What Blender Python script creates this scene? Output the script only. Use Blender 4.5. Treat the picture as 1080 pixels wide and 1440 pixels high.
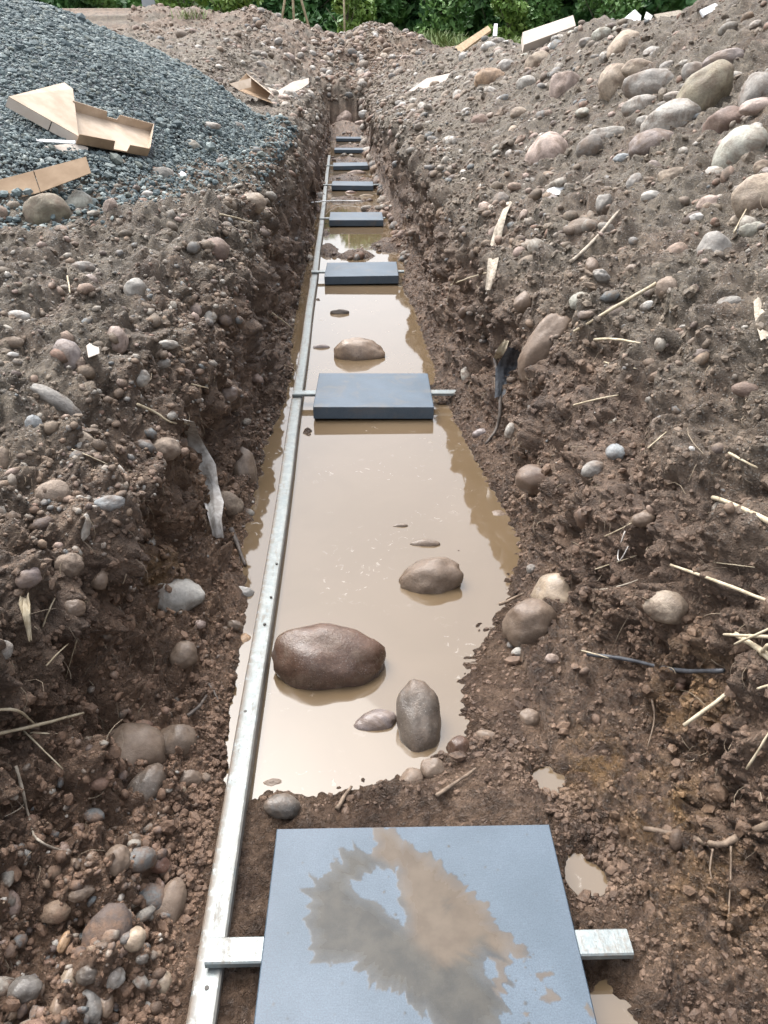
import bpy, math, random
import numpy as np
from mathutils import Vector, Matrix, Quaternion

# ---------------------------------------------------------------- scene, camera, sky, sun, exposure
sc = bpy.context.scene
for o in list(bpy.data.objects):
    bpy.data.objects.remove(o, do_unlink=True)
COL = sc.collection
rng = np.random.default_rng(7)
random.seed(7)

CAM_POS = Vector((-0.1163, 0.0, 1.455))
cam_d = bpy.data.cameras.new("camera")
cam_d.sensor_fit = 'VERTICAL'
cam_d.sensor_height = 34.6
cam_d.lens = 26.0
cam_d.clip_start = 0.05
cam_d.clip_end = 2000
cam = bpy.data.objects.new("camera", cam_d)
COL.objects.link(cam)
cam.location = CAM_POS
cam.rotation_euler = (math.radians(60.0), 0, math.radians(-2.7))
sc.camera = cam

SUN_EL, SUN_AZ = math.radians(62), math.radians(-40)       # azimuth measured from +Y towards +X
w = bpy.data.worlds.new("World")
sc.world = w
w.use_nodes = True
wn, wl = w.node_tree.nodes, w.node_tree.links
wn.clear()
sky = wn.new("ShaderNodeTexSky")
sky.sky_type = 'NISHITA'
sky.sun_disc = False
sky.sun_elevation = SUN_EL
sky.sun_rotation = SUN_AZ
sky.air_density = 1.0
sky.dust_density = 6.0
sky.ozone_density = 1.0
hs = wn.new("ShaderNodeHueSaturation")                      # overcast: nearly neutral cloud light
hs.inputs['Saturation'].default_value = 0.28
bg = wn.new("ShaderNodeBackground")
bg.inputs['Strength'].default_value = 0.15
wo = wn.new("ShaderNodeOutputWorld")
wl.new(sky.outputs[0], hs.inputs['Color'])
wl.new(hs.outputs[0], bg.inputs[0])
wl.new(bg.outputs[0], wo.inputs[0])

sun_d = bpy.data.lights.new("sun", 'SUN')
sun_d.energy = 0.5
sun_d.angle = math.radians(60)
sun_d.color = (1.0, 0.97, 0.92)
sun = bpy.data.objects.new("sun", sun_d)
COL.objects.link(sun)
sdir = Vector((math.sin(SUN_AZ) * math.cos(SUN_EL), math.cos(SUN_AZ) * math.cos(SUN_EL), math.sin(SUN_EL)))
sun.rotation_euler = sdir.to_track_quat('Z', 'Y').to_euler()

sc.view_settings.view_transform = 'Standard'
sc.view_settings.look = 'None'
sc.view_settings.exposure = 1.64
sc.view_settings.gamma = 1.0
sc.cycles.max_bounces = 6
sc.cycles.diffuse_bounces = 4
sc.cycles.glossy_bounces = 3
sc.cycles.use_denoising = True

# ---------------------------------------------------------------- helpers: pixels of the photograph (1080 x 1440) as rays
CM = cam.rotation_euler.to_matrix()
CR, CU, CF = CM @ Vector((1, 0, 0)), CM @ Vector((0, 1, 0)), CM @ Vector((0, 0, -1))
FPX = 1440 * 26.0 / 34.6


def ray(px, py):
    return (CF + CR * ((px - 540) / FPX) + CU * ((720 - py) / FPX)).normalized()


def on_plane(px, py, p0, n):
    d = ray(px, py)
    return CAM_POS + d * ((Vector(p0) - CAM_POS).dot(n) / d.dot(n))


def depth(p):
    return (p - CAM_POS).dot(CF)


# ---------------------------------------------------------------- helpers: numpy noise
def _hash(ix, iy, iz, seed):
    h = (ix.astype(np.uint32) * np.uint32(374761393) + iy.astype(np.uint32) * np.uint32(668265263)
         + iz.astype(np.uint32) * np.uint32(2246822519) + np.uint32((seed * 3266489917) & 0xffffffff))
    h = (h ^ (h >> np.uint32(15))) * np.uint32(2246822519)
    h = (h ^ (h >> np.uint32(13))) * np.uint32(3266489917)
    return h ^ (h >> np.uint32(16))


def perlin(p, scale, seed=0):
    q = p.astype(np.float32) * np.float32(scale) + np.float32(517.3)
    i = np.floor(q)
    f = q - i
    i = i.astype(np.int64)
    u = f * f * f * (f * (f * 6 - 15) + 10)
    out = 0
    for dx in (0, 1):
        wx = u[:, 0] if dx else 1 - u[:, 0]
        for dy in (0, 1):
            wy = u[:, 1] if dy else 1 - u[:, 1]
            for dz in (0, 1):
                wz = u[:, 2] if dz else 1 - u[:, 2]
                h = _hash(i[:, 0] + dx, i[:, 1] + dy, i[:, 2] + dz, seed)
                gx = (h & np.uint32(1023)).astype(np.float32) / 511.5 - 1
                gy = ((h >> np.uint32(10)) & np.uint32(1023)).astype(np.float32) / 511.5 - 1
                gz = ((h >> np.uint32(20)) & np.uint32(1023)).astype(np.float32) / 511.5 - 1
                out = out + wx * wy * wz * (gx * (f[:, 0] - dx) + gy * (f[:, 1] - dy) + gz * (f[:, 2] - dz))
    return out


def worley(p, scale, seed=0):
    q = p.astype(np.float32) * np.float32(scale) + np.float32(517.3)
    i = np.floor(q)
    f = q - i
    i = i.astype(np.int64)
    best = np.full(len(p), 9.0, np.float32)
    bid = np.zeros(len(p), np.uint32)
    for dx in (-1, 0, 1):
        for dy in (-1, 0, 1):
            for dz in (-1, 0, 1):
                h = _hash(i[:, 0] + dx, i[:, 1] + dy, i[:, 2] + dz, seed)
                jx = (h & np.uint32(1023)).astype(np.float32) / 1023
                jy = ((h >> np.uint32(10)) & np.uint32(1023)).astype(np.float32) / 1023
                jz = ((h >> np.uint32(20)) & np.uint32(1023)).astype(np.float32) / 1023
                d = (dx + jx - f[:, 0]) ** 2 + (dy + jy - f[:, 1]) ** 2 + (dz + jz - f[:, 2]) ** 2
                m = d < best
                best[m] = d[m]
                bid[m] = h[m]
    return np.sqrt(best), (bid >> np.uint32(4) & np.uint32(255)).astype(np.float32) / 255


def smooth(a, b, x):
    t = np.clip((x - a) / (b - a), 0, 1)
    return t * t * (3 - 2 * t)


# ---------------------------------------------------------------- helpers: meshes and objects
def mesh_arrays(name, V, F, attrs=None, smooth_shade=True):
    """V (n,3), F (m,k) integer array"""
    me = bpy.data.meshes.new(name)
    V = np.asarray(V, np.float32)
    F = np.asarray(F, np.int32)
    m, k = F.shape
    me.vertices.add(len(V))
    me.vertices.foreach_set("co", V.ravel())
    me.loops.add(m * k)
    me.loops.foreach_set("vertex_index", F.ravel())
    me.polygons.add(m)
    me.polygons.foreach_set("loop_start", np.arange(0, m * k, k, dtype=np.int32))
    me.polygons.foreach_set("loop_total", np.full(m, k, np.int32))
    me.polygons.foreach_set("use_smooth", np.full(m, smooth_shade, bool))
    for a, vals in (attrs or {}).items():
        at = me.attributes.new(a, 'FLOAT', 'POINT')
        at.data.foreach_set("value", np.asarray(vals, np.float32))
    me.update()
    me.validate()
    return me


def link(name, me, mat=None, parent=None):
    o = bpy.data.objects.new(name, me)
    COL.objects.link(o)
    if mat is not None and me is not None and not me.materials:
        me.materials.append(mat)
    if parent is not None:
        o.parent = parent
    return o


def tag(o, label, cat, group=None, kind=None):
    o['label'] = label
    o['category'] = cat
    if group:
        o['group'] = group
    if kind:
        o['kind'] = kind
    return o


def empty(name, loc=(0, 0, 0)):
    o = bpy.data.objects.new(name, None)
    o.empty_display_size = 0.1
    o.location = loc
    COL.objects.link(o)
    return o


class MB:
    """collects points and faces of one mesh"""

    def __init__(s):
        s.v, s.f = [], []

    def add(s, pts, faces):
        b = len(s.v)
        s.v += [tuple(p) for p in pts]
        s.f += [tuple(b + i for i in f) for f in faces]

    def prism(s, poly, off):
        """polygon (list of 3-D points) extruded by the vector off"""
        n = len(poly)
        off = Vector(off)
        pts = [Vector(p) for p in poly] + [Vector(p) + off for p in poly]
        s.add(pts, [tuple(range(n - 1, -1, -1)), tuple(range(n, 2 * n))] +
              [(i, (i + 1) % n, n + (i + 1) % n, n + i) for i in range(n)])

    def box(s, c, d, rz=0.0):
        x, y, z = d[0] / 2, d[1] / 2, d[2] / 2
        R = Matrix.Rotation(rz, 3, 'Z')
        pts = [Vector(c) + R @ Vector((a * x, b * y, e * z)) for e in (-1, 1) for a, b in ((-1, -1), (1, -1), (1, 1), (-1, 1))]
        s.add(pts, [(3, 2, 1, 0), (4, 5, 6, 7), (0, 1, 5, 4), (1, 2, 6, 5), (2, 3, 7, 6), (3, 0, 4, 7)])

    def tube(s, path, radii, k=6, flat=1.0):
        path = [Vector(p) for p in path]
        rings = []
        ref = Vector((0.31, 0.52, 0.8)).normalized()
        for i, p in enumerate(path):
            t = (path[min(i + 1, len(path) - 1)] - path[max(i - 1, 0)]).normalized()
            a = t.cross(ref)
            if a.length < 1e-3:
                a = t.orthogonal()
            a.normalize()
            b = t.cross(a)
            r = radii[i] if hasattr(radii, '__len__') else radii
            rings.append([p + (a * math.cos(2 * math.pi * j / k) + b * math.sin(2 * math.pi * j / k) * flat) * r for j in range(k)])
        pts = [q for r in rings for q in r]
        n = len(rings)
        fs = [(i * k + j, i * k + (j + 1) % k, (i + 1) * k + (j + 1) % k, (i + 1) * k + j) for i in range(n - 1) for j in range(k)]
        fs += [tuple(range(k - 1, -1, -1)), tuple((n - 1) * k + j for j in range(k))]
        s.add(pts, fs)

    def build(s, name, mat, parent=None, bevel=0.0, smooth_shade=False):
        me = bpy.data.meshes.new(name)
        me.from_pydata([tuple(p) for p in s.v], [], s.f)
        me.update()
        if smooth_shade:
            me.polygons.foreach_set("use_smooth", [True] * len(me.polygons))
        o = link(name, me, mat, parent)
        if bevel:
            m = o.modifiers.new("bevel", 'BEVEL')
            m.width = bevel
            m.segments = 2
            m.limit_method = 'ANGLE'
        return o


# ---------------------------------------------------------------- materials
class NT:
    def __init__(s, name):
        s.mat = bpy.data.materials.new(name)
        s.mat.use_nodes = True
        s.nt = s.mat.node_tree
        s.nt.nodes.clear()
        s.out = s.n('ShaderNodeOutputMaterial')
        s.bsdf = s.n('ShaderNodeBsdfPrincipled')
        s.l(s.bsdf.outputs[0], s.out.inputs['Surface'])

    def n(s, t, **kw):
        nd = s.nt.nodes.new(t)
        for k, v in kw.items():
            setattr(nd, k, v)
        return nd

    def l(s, a, b):
        s.nt.links.new(a, b)

    def set(s, sock, v):
        if hasattr(v, 'is_linked') or isinstance(v, bpy.types.NodeSocket):
            s.l(v, sock)
        elif isinstance(v, (tuple, list)) and len(v) == 3 and sock.type == 'RGBA':
            sock.default_value = (*v, 1)
        else:
            sock.default_value = v

    def pos(s, obj=False):
        if obj:
            return s.n('ShaderNodeTexCoord').outputs['Object']
        return s.n('ShaderNodeNewGeometry').outputs['Position']

    def noise(s, vec, scale, detail=4, rough=0.55, dist=0.0):
        nd = s.n('ShaderNodeTexNoise')
        s.l(vec, nd.inputs['Vector'])
        nd.inputs['Scale'].default_value = scale
        nd.inputs['Detail'].default_value = detail
        nd.inputs['Roughness'].default_value = rough
        nd.inputs['Distortion'].default_value = dist
        return nd.outputs[0]

    def voro(s, vec, scale, feature='F1', out='Distance'):
        nd = s.n('ShaderNodeTexVoronoi', feature=feature)
        s.l(vec, nd.inputs['Vector'])
        nd.inputs['Scale'].default_value = scale
        return nd.outputs[out]

    def ramp(s, fac, a, b, lo=0.0, hi=1.0):
        nd = s.n('ShaderNodeMapRange', interpolation_type='SMOOTHSTEP')
        s.set(nd.inputs['Value'], fac)
        nd.inputs['From Min'].default_value = a
        nd.inputs['From Max'].default_value = b
        nd.inputs['To Min'].default_value = lo
        nd.inputs['To Max'].default_value = hi
        return nd.outputs[0]

    def mix(s, fac, a, b):
        nd = s.n('ShaderNodeMix', data_type='RGBA')
        s.set(nd.inputs[0], fac)
        s.set(nd.inputs[6], a)
        s.set(nd.inputs[7], b)
        return nd.outputs[2]

    def mul(s, a, b):
        nd = s.n('ShaderNodeMix', data_type='RGBA', blend_type='MULTIPLY')
        nd.inputs[0].default_value = 1
        s.set(nd.inputs[6], a)
        s.set(nd.inputs[7], b)
        return nd.outputs[2]

    def m(s, op, a, b=0.0, c=None):
        nd = s.n('ShaderNodeMath', operation=op)
        s.set(nd.inputs[0], a)
        s.set(nd.inputs[1], b)
        if c is not None:
            s.set(nd.inputs[2], c)
        return nd.outputs[0]

    def attr(s, name, typ='GEOMETRY'):
        return s.n('ShaderNodeAttribute', attribute_name=name, attribute_type=typ).outputs['Fac']

    def bump(s, h, strength=0.5, dist=0.01):
        nd = s.n('ShaderNodeBump')
        nd.inputs['Strength'].default_value = strength
        nd.inputs['Distance'].default_value = dist
        s.set(nd.inputs['Height'], h)
        s.l(nd.outputs[0], s.bsdf.inputs['Normal'])

    def fin(s, color, rough=0.7, spec=0.5, metal=0.0):
        s.set(s.bsdf.inputs['Base Color'], color)
        s.set(s.bsdf.inputs['Roughness'], rough)
        s.set(s.bsdf.inputs['Specular IOR Level'], spec)
        s.set(s.bsdf.inputs['Metallic'], metal)
        return s.mat


def soil_color(t, P, dry, ochre):
    n1 = t.noise(P, 1.7, 5, 0.6)
    n2 = t.noise(P, 9, 5, 0.65, 0.4)
    n3 = t.noise(P, 55, 4, 0.7)
    c = t.mix(t.ramp(n2, .34, .66), (.095, .063, .046), (.235, .165, .120))
    c = t.mix(t.m('MULTIPLY', t.ramp(n1, .45, .7), .6), c, (.158, .104, .076))
    g = t.mix(t.ramp(n2, .3, .7), (.124, .106, .083), (.262, .230, .182))
    c = t.mix(t.m('MULTIPLY', dry, t.ramp(t.noise(P, 3.3, 4, .6), .25, .6, .25, .95)), c, g)
    red = t.attr("red")
    c = t.mix(t.m('MULTIPLY', red, t.ramp(n2, .25, .6, .4, .85)), c, t.mix(n2, (.180, .112, .076), (.335, .225, .158)))
    c = t.mix(ochre, c, t.mix(n2, (.20, .115, .045), (.31, .20, .095)))
    c = t.mul(c, t.mix(t.ramp(n3, .3, .7), (.62, .60, .58), (1.25, 1.22, 1.18)))
    return c, n2, n3


def mat_ground():
    t = NT("soil")
    P = t.pos()
    dry = t.attr("dry")
    och = t.attr("ochre")
    c, n2, n3 = soil_color(t, P, dry, och)
    # grit: small stones a few millimetres across, each with a colour of its own
    vd = t.voro(P, 130)
    vc = t.voro(P, 130, out='Color')
    sel = t.m('MULTIPLY', t.ramp(vd, .42, .30), t.ramp(vc, .62, .64))
    sel = t.m('MULTIPLY', sel, t.ramp(dry, 0, 1, .10, .9))
    grit = t.mix(t.voro(P, 130, out='Color'), (.10, .085, .075), (.40, .37, .33))
    c = t.mix(sel, c, grit)
    vd2 = t.voro(P, 300)
    vc2 = t.voro(P, 300, out='Color')
    sel2 = t.m('MULTIPLY', t.ramp(vd2, .45, .3), t.ramp(vc2, .68, .70))
    c = t.mix(t.m('MULTIPLY', sel2, t.ramp(dry, 0, 1, .12, .7)), c, t.mix(vc2, (.05, .04, .035), (.32, .29, .25)))
    grass = t.attr("grass")
    c = t.mix(grass, c, t.mix(t.noise(P, 4, 4), (.035, .07, .018), (.08, .13, .03)))
    wet = t.attr("wet")
    c = t.mul(c, t.mix(t.attr("damp"), (1, 1, 1), (.66, .64, .62)))
    rough = t.m('ADD', t.m('MULTIPLY', wet, -.56), t.ramp(n3, .3, .7, .70, .92))
    bl = t.m('ABSOLUTE', t.m('SUBTRACT', t.noise(P, 95, 4, .6, .6), .5))
    h = t.m('ADD', t.m('MULTIPLY', t.noise(P, 210, 6, .75), .7), t.m('ADD', t.m('MULTIPLY', bl, 3.0), t.m('MULTIPLY', t.noise(P, 48, 6, .7), .8)))
    h = t.m('ADD', h, t.m('MULTIPLY', sel, .6))
    t.bump(h, 1.0, .016)
    return t.fin(c, rough, .5)


def mat_pebble(name, wetness=0.3):
    """scattered pebbles and clods: attribute rnd picks the colour, soil how much it is a lump of soil"""
    t = NT(name)
    P = t.pos()
    r = t.attr("rnd")
    so = t.attr("soil")
    cr = t.n('ShaderNodeValToRGB')
    cr.color_ramp.interpolation = 'CONSTANT'
    cols = [(.16, .125, .10), (.23, .20, .17), (.11, .085, .075), (.30, .275, .24), (.19, .12, .09), (.17, .165, .16),
            (.26, .19, .15), (.36, .34, .31), (.13, .14, .145), (.22, .16, .115), (.20, .185, .165), (.29, .22, .19)]
    e = cr.color_ramp.elements
    while len(e) < len(cols):
        e.new(0.5)
    for i, cc in enumerate(cols):
        e[i].position = i / len(cols)
        e[i].color = (*cc, 1)
    t.l(r, cr.inputs[0])
    c = t.mul(cr.outputs[0], t.mix(t.ramp(t.noise(P, 60, 4, .6), .3, .7), (.75, .74, .73), (1.15, 1.15, 1.13)))
    s, n2, n3 = soil_color(t, P, t.attr("dry"), t.attr("ochre"))
    s = t.mul(s, (.70, .68, .67))
    dirt = t.ramp(t.noise(P, 28, 4, .65), .42, .62, 0, .85)
    c = t.mix(t.m('MAXIMUM', so, dirt), c, s)
    t.bump(t.noise(P, 170, 4, .6), .5, .006)
    return t.fin(c, t.ramp(n3, .3, .7, .72 - wetness * .5, .92 - wetness * .4), .4)


def mat_stone(name, rough, dirt_amt, wetdark=1.0):
    """colour comes from the object; soil smears by noise"""
    t = NT(name)
    P = t.pos()
    oi = t.n('ShaderNodeObjectInfo')
    base = t.mix(.30 if rough > .5 else .05, oi.outputs['Color'], (.25, .23, .205))
    n1 = t.noise(P, 14, 5, .6)
    n2 = t.noise(P, 85, 4, .65)
    c = t.mul(base, t.mix(t.ramp(n1, .3, .7), (.74, .73, .72), (1.18, 1.17, 1.15)))
    c = t.mul(c, t.mix(t.ramp(n2, .3, .72), (.82, .82, .82), (1.12, 1.12, 1.12)))
    speck = t.ramp(t.noise(P, 260, 2, .5), .62, .72)
    c = t.mix(t.m('MULTIPLY', speck, .35), c, (.42, .39, .35))
    soil = t.mix(n2, (.085, .058, .042), (.20, .145, .105))
    d = t.ramp(t.noise(P, 11, 6, .68, .5), .54 - dirt_amt * .22, .76 - dirt_amt * .16)
    d = t.m('MULTIPLY', d, .8)
    c = t.mix(d, c, soil)
    t.bump(t.m('ADD', t.m('MULTIPLY', n2, .7), t.m('ADD', t.m('MULTIPLY', t.noise(P, 300, 3), .35), t.m('MULTIPLY', d, .5))), .30 if rough < .5 else .55, .009)
    return t.fin(c, t.m('ADD', t.ramp(n1, .3, .7, rough - .08, rough + .1), t.m('MULTIPLY', d, .15)), .5)


def mat_simple(name, a, b, scale, rough, bump=0.0, bscale=80, spec=0.4, metal=0, obj=False, bd=.004):
    t = NT(name)
    P = t.pos(obj)
    c = t.mix(t.ramp(t.noise(P, scale, 5, .6), .32, .68), a, b)
    if bump:
        t.bump(t.noise(P, bscale, 4, .6), bump, bd)
    return t.fin(c, rough, spec, metal)


def mat_water():
    t = NT("muddy_water")
    P = t.pos()
    n = t.noise(P, 2.2, 4, .55, .6)
    c = t.mix(t.ramp(n, .3, .7), (.112, .079, .046), (.125, .089, .054))
    # thin pale scum floating in flecks
    fl = t.m('MULTIPLY', t.ramp(t.noise(P, 30, 5, .62, .9), .60, .68), t.ramp(t.noise(P, 3.1, 3), .45, .62))
    c = t.mix(t.m('MULTIPLY', fl, .36), c, (.27, .235, .195))
    h = t.m('ADD', t.noise(P, 5, 2, .5), t.m('MULTIPLY', fl, .25))
    t.bump(h, .02, .01)
    t.bsdf.inputs['IOR'].default_value = 1.8
    return t.fin(c, t.m('ADD', t.m('MULTIPLY', fl, .3), .035), .5)


def mat_slab(name, muddy):
    t = NT(name)
    P = t.pos(True)
    mp = t.n('ShaderNodeMapping')
    mp.inputs['Scale'].default_value = (1, 6, 1)
    t.l(P, mp.inputs[0])
    fine = t.noise(P, 330, 4, .75)
    big = t.noise(P, 5, 4, .6)
    c = t.mix(t.ramp(big, .3, .7), (.050, .076, .104), (.070, .100, .134))  # blue of the reflected sky is put into the granite's base colour
    c = t.mul(c, t.mix(t.ramp(fine, .3, .7), (.66, .67, .70), (1.32, 1.30, 1.27)))
    c = t.mul(c, t.mix(t.ramp(t.noise(mp.outputs[0], 60, 3, .6), .3, .7), (.92, .92, .93), (1.07, 1.07, 1.06)))
    rough = t.ramp(fine, .3, .7, .42, .55)
    h = fine
    if muddy:
        mud = t.attr("mud")
        thick = t.attr("thick")
        film = t.mix(t.ramp(t.noise(P, 16, 4, .6), .35, .65), (.034, .030, .023), (.060, .052, .039))
        th = t.mix(t.ramp(t.noise(P, 20, 4, .6), .3, .7), (.082, .063, .046), (.108, .085, .063))
        mc = t.mix(thick, film, th)
        c = t.mix(t.m('MULTIPLY', mud, t.m('ADD', t.m('MULTIPLY', thick, .12), .86)), c, mc)
        rough = t.m('ADD', t.m('MULTIPLY', rough, t.m('SUBTRACT', 1.0, mud)), t.m('MULTIPLY', mud, .27))
        h = t.m('ADD', t.m('MULTIPLY', fine, t.m('SUBTRACT', 1.0, mud)), t.m('MULTIPLY', mud, 1.2))
    else:
        Pw = t.pos()
        d = t.m('MAXIMUM', t.ramp(t.noise(Pw, 7, 6, .7, .8), .50, .68), t.ramp(t.noise(Pw, 55, 4, .7), .64, .72))
        c = t.mix(t.m('MULTIPLY', d, .42), c, (.14, .118, .095))
    t.bump(h, .25, .0015)
    return t.fin(c, rough, t.m('SUBTRACT', .5, t.m('MULTIPLY', mud, .30)) if muddy else .5)


def mat_steel():
    t = NT("galvanised_steel")
    P = t.pos()
    c = t.mix(t.ramp(t.noise(P, 40, 4, .6), .3, .7), (.19, .22, .225), (.265, .295, .295))
    mp = t.n('ShaderNodeMapping')
    mp.inputs['Scale'].default_value = (6, .8, 6)
    t.l(P, mp.inputs[0])
    d = t.ramp(t.m('ADD', t.m('MULTIPLY', t.noise(mp.outputs[0], 7, 6, .7, .5), .7), t.m('MULTIPLY', t.noise(P, 60, 5, .7), .38)), .52, .70)
    d2 = t.ramp(t.noise(P, 150, 3, .6), .62, .7)
    dd = t.m('MAXIMUM', t.m('MULTIPLY', d, .68), t.m('MULTIPLY', d2, .5))
    edge = t.attr("dirt")
    dd = t.m('MAXIMUM', dd, t.m('MULTIPLY', edge, t.ramp(t.noise(P, 45, 5, .7), .3, .55)))
    c = t.mix(dd, c, (.17, .135, .105))
    t.bump(t.m('ADD', t.noise(P, 120, 3), dd), .2, .003)
    return t.fin(c, t.m('ADD', t.m('MULTIPLY', dd, .35), .38), .5, t.m('MULTIPLY', t.m('SUBTRACT', 1.0, dd), .45))


M = {}
M['ground'] = mat_ground()
M['pebble'] = mat_pebble("pebble_mix", .3)
M['stone'] = mat_stone("dry_stone", .66, .62)
M['stone_clean'] = mat_stone("washed_stone", .58, .38)
M['stone_wet'] = mat_stone("wet_stone", .32, .30)
M['stone_muddy'] = mat_stone("muddy_stone", .40, 1.0)
M['water'] = mat_water()
M['slab_mud'] = mat_slab("grey_granite_splashed", True)
M['slab'] = mat_slab("grey_granite", False)
M['steel'] = mat_steel()
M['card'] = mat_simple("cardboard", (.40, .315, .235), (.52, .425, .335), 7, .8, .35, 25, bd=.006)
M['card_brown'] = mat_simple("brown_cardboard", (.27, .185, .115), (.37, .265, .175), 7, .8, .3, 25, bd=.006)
M['card_pale'] = mat_simple("pale_cardboard", (.47, .40, .34), (.56, .50, .44), 6, .8, .1, 150)
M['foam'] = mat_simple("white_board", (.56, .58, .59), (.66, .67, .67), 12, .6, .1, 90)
M['wood'] = mat_simple("raw_timber", (.33, .235, .14), (.46, .345, .22), 18, .75, .3, 60)
M['straw'] = mat_simple("dry_straw", (.33, .27, .18), (.48, .42, .31), 50, .7, .2, 150)
M['root'] = mat_simple("root", (.10, .072, .052), (.22, .165, .12), 40, .75, .4, 120)
M['bark'] = mat_simple("weathered_bark", (.22, .185, .145), (.42, .37, .30), 45, .8, .5, 130)
M['darkwood'] = mat_simple("wet_dark_twig", (.055, .045, .04), (.12, .10, .085), 40, .6, .4, 120)
M['cable'] = mat_simple("black_cable", (.035, .037, .042), (.07, .075, .085), 40, .4)
M['blackfilm'] = mat_simple("black_film", (.012, .014, .018), (.045, .05, .058), 60, .3, .5, 70)
M['film'] = mat_simple("dirty_plastic_film", (.30, .27, .24), (.56, .54, .51), 30, .45, .4, 80)
M['leaf_dark'] = mat_simple("dark_foliage", (.040, .115, .038), (.100, .205, .060), 1.1, .55)
M['leaf_mid'] = mat_simple("mid_foliage", (.055, .14, .036), (.12, .23, .06), 1.1, .55)
M['leaf_light'] = mat_simple("light_foliage", (.11, .21, .04), (.20, .30, .07), 1.1, .55)
M['grass'] = mat_simple("grass_blade", (.10, .16, .045), (.20, .25, .09), 2, .6)
M['trunk'] = mat_simple("tree_bark", (.08, .065, .05), (.15, .125, .1), 9, .85, .5, 30)
M['stake'] = mat_simple("stake_wood", (.30, .25, .16), (.43, .37, .25), 9, .75)
M['render_wall'] = mat_simple("grey_render", (.36, .39, .43), (.42, .45, .48), 3, .8)
M['roof'] = mat_simple("dark_roof", (.07, .08, .09), (.10, .11, .12), 3, .7)
M['glass'] = mat_simple("window_glass", (.03, .04, .05), (.05, .06, .07), 3, .08)

WATER_Z = -0.075

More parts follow.
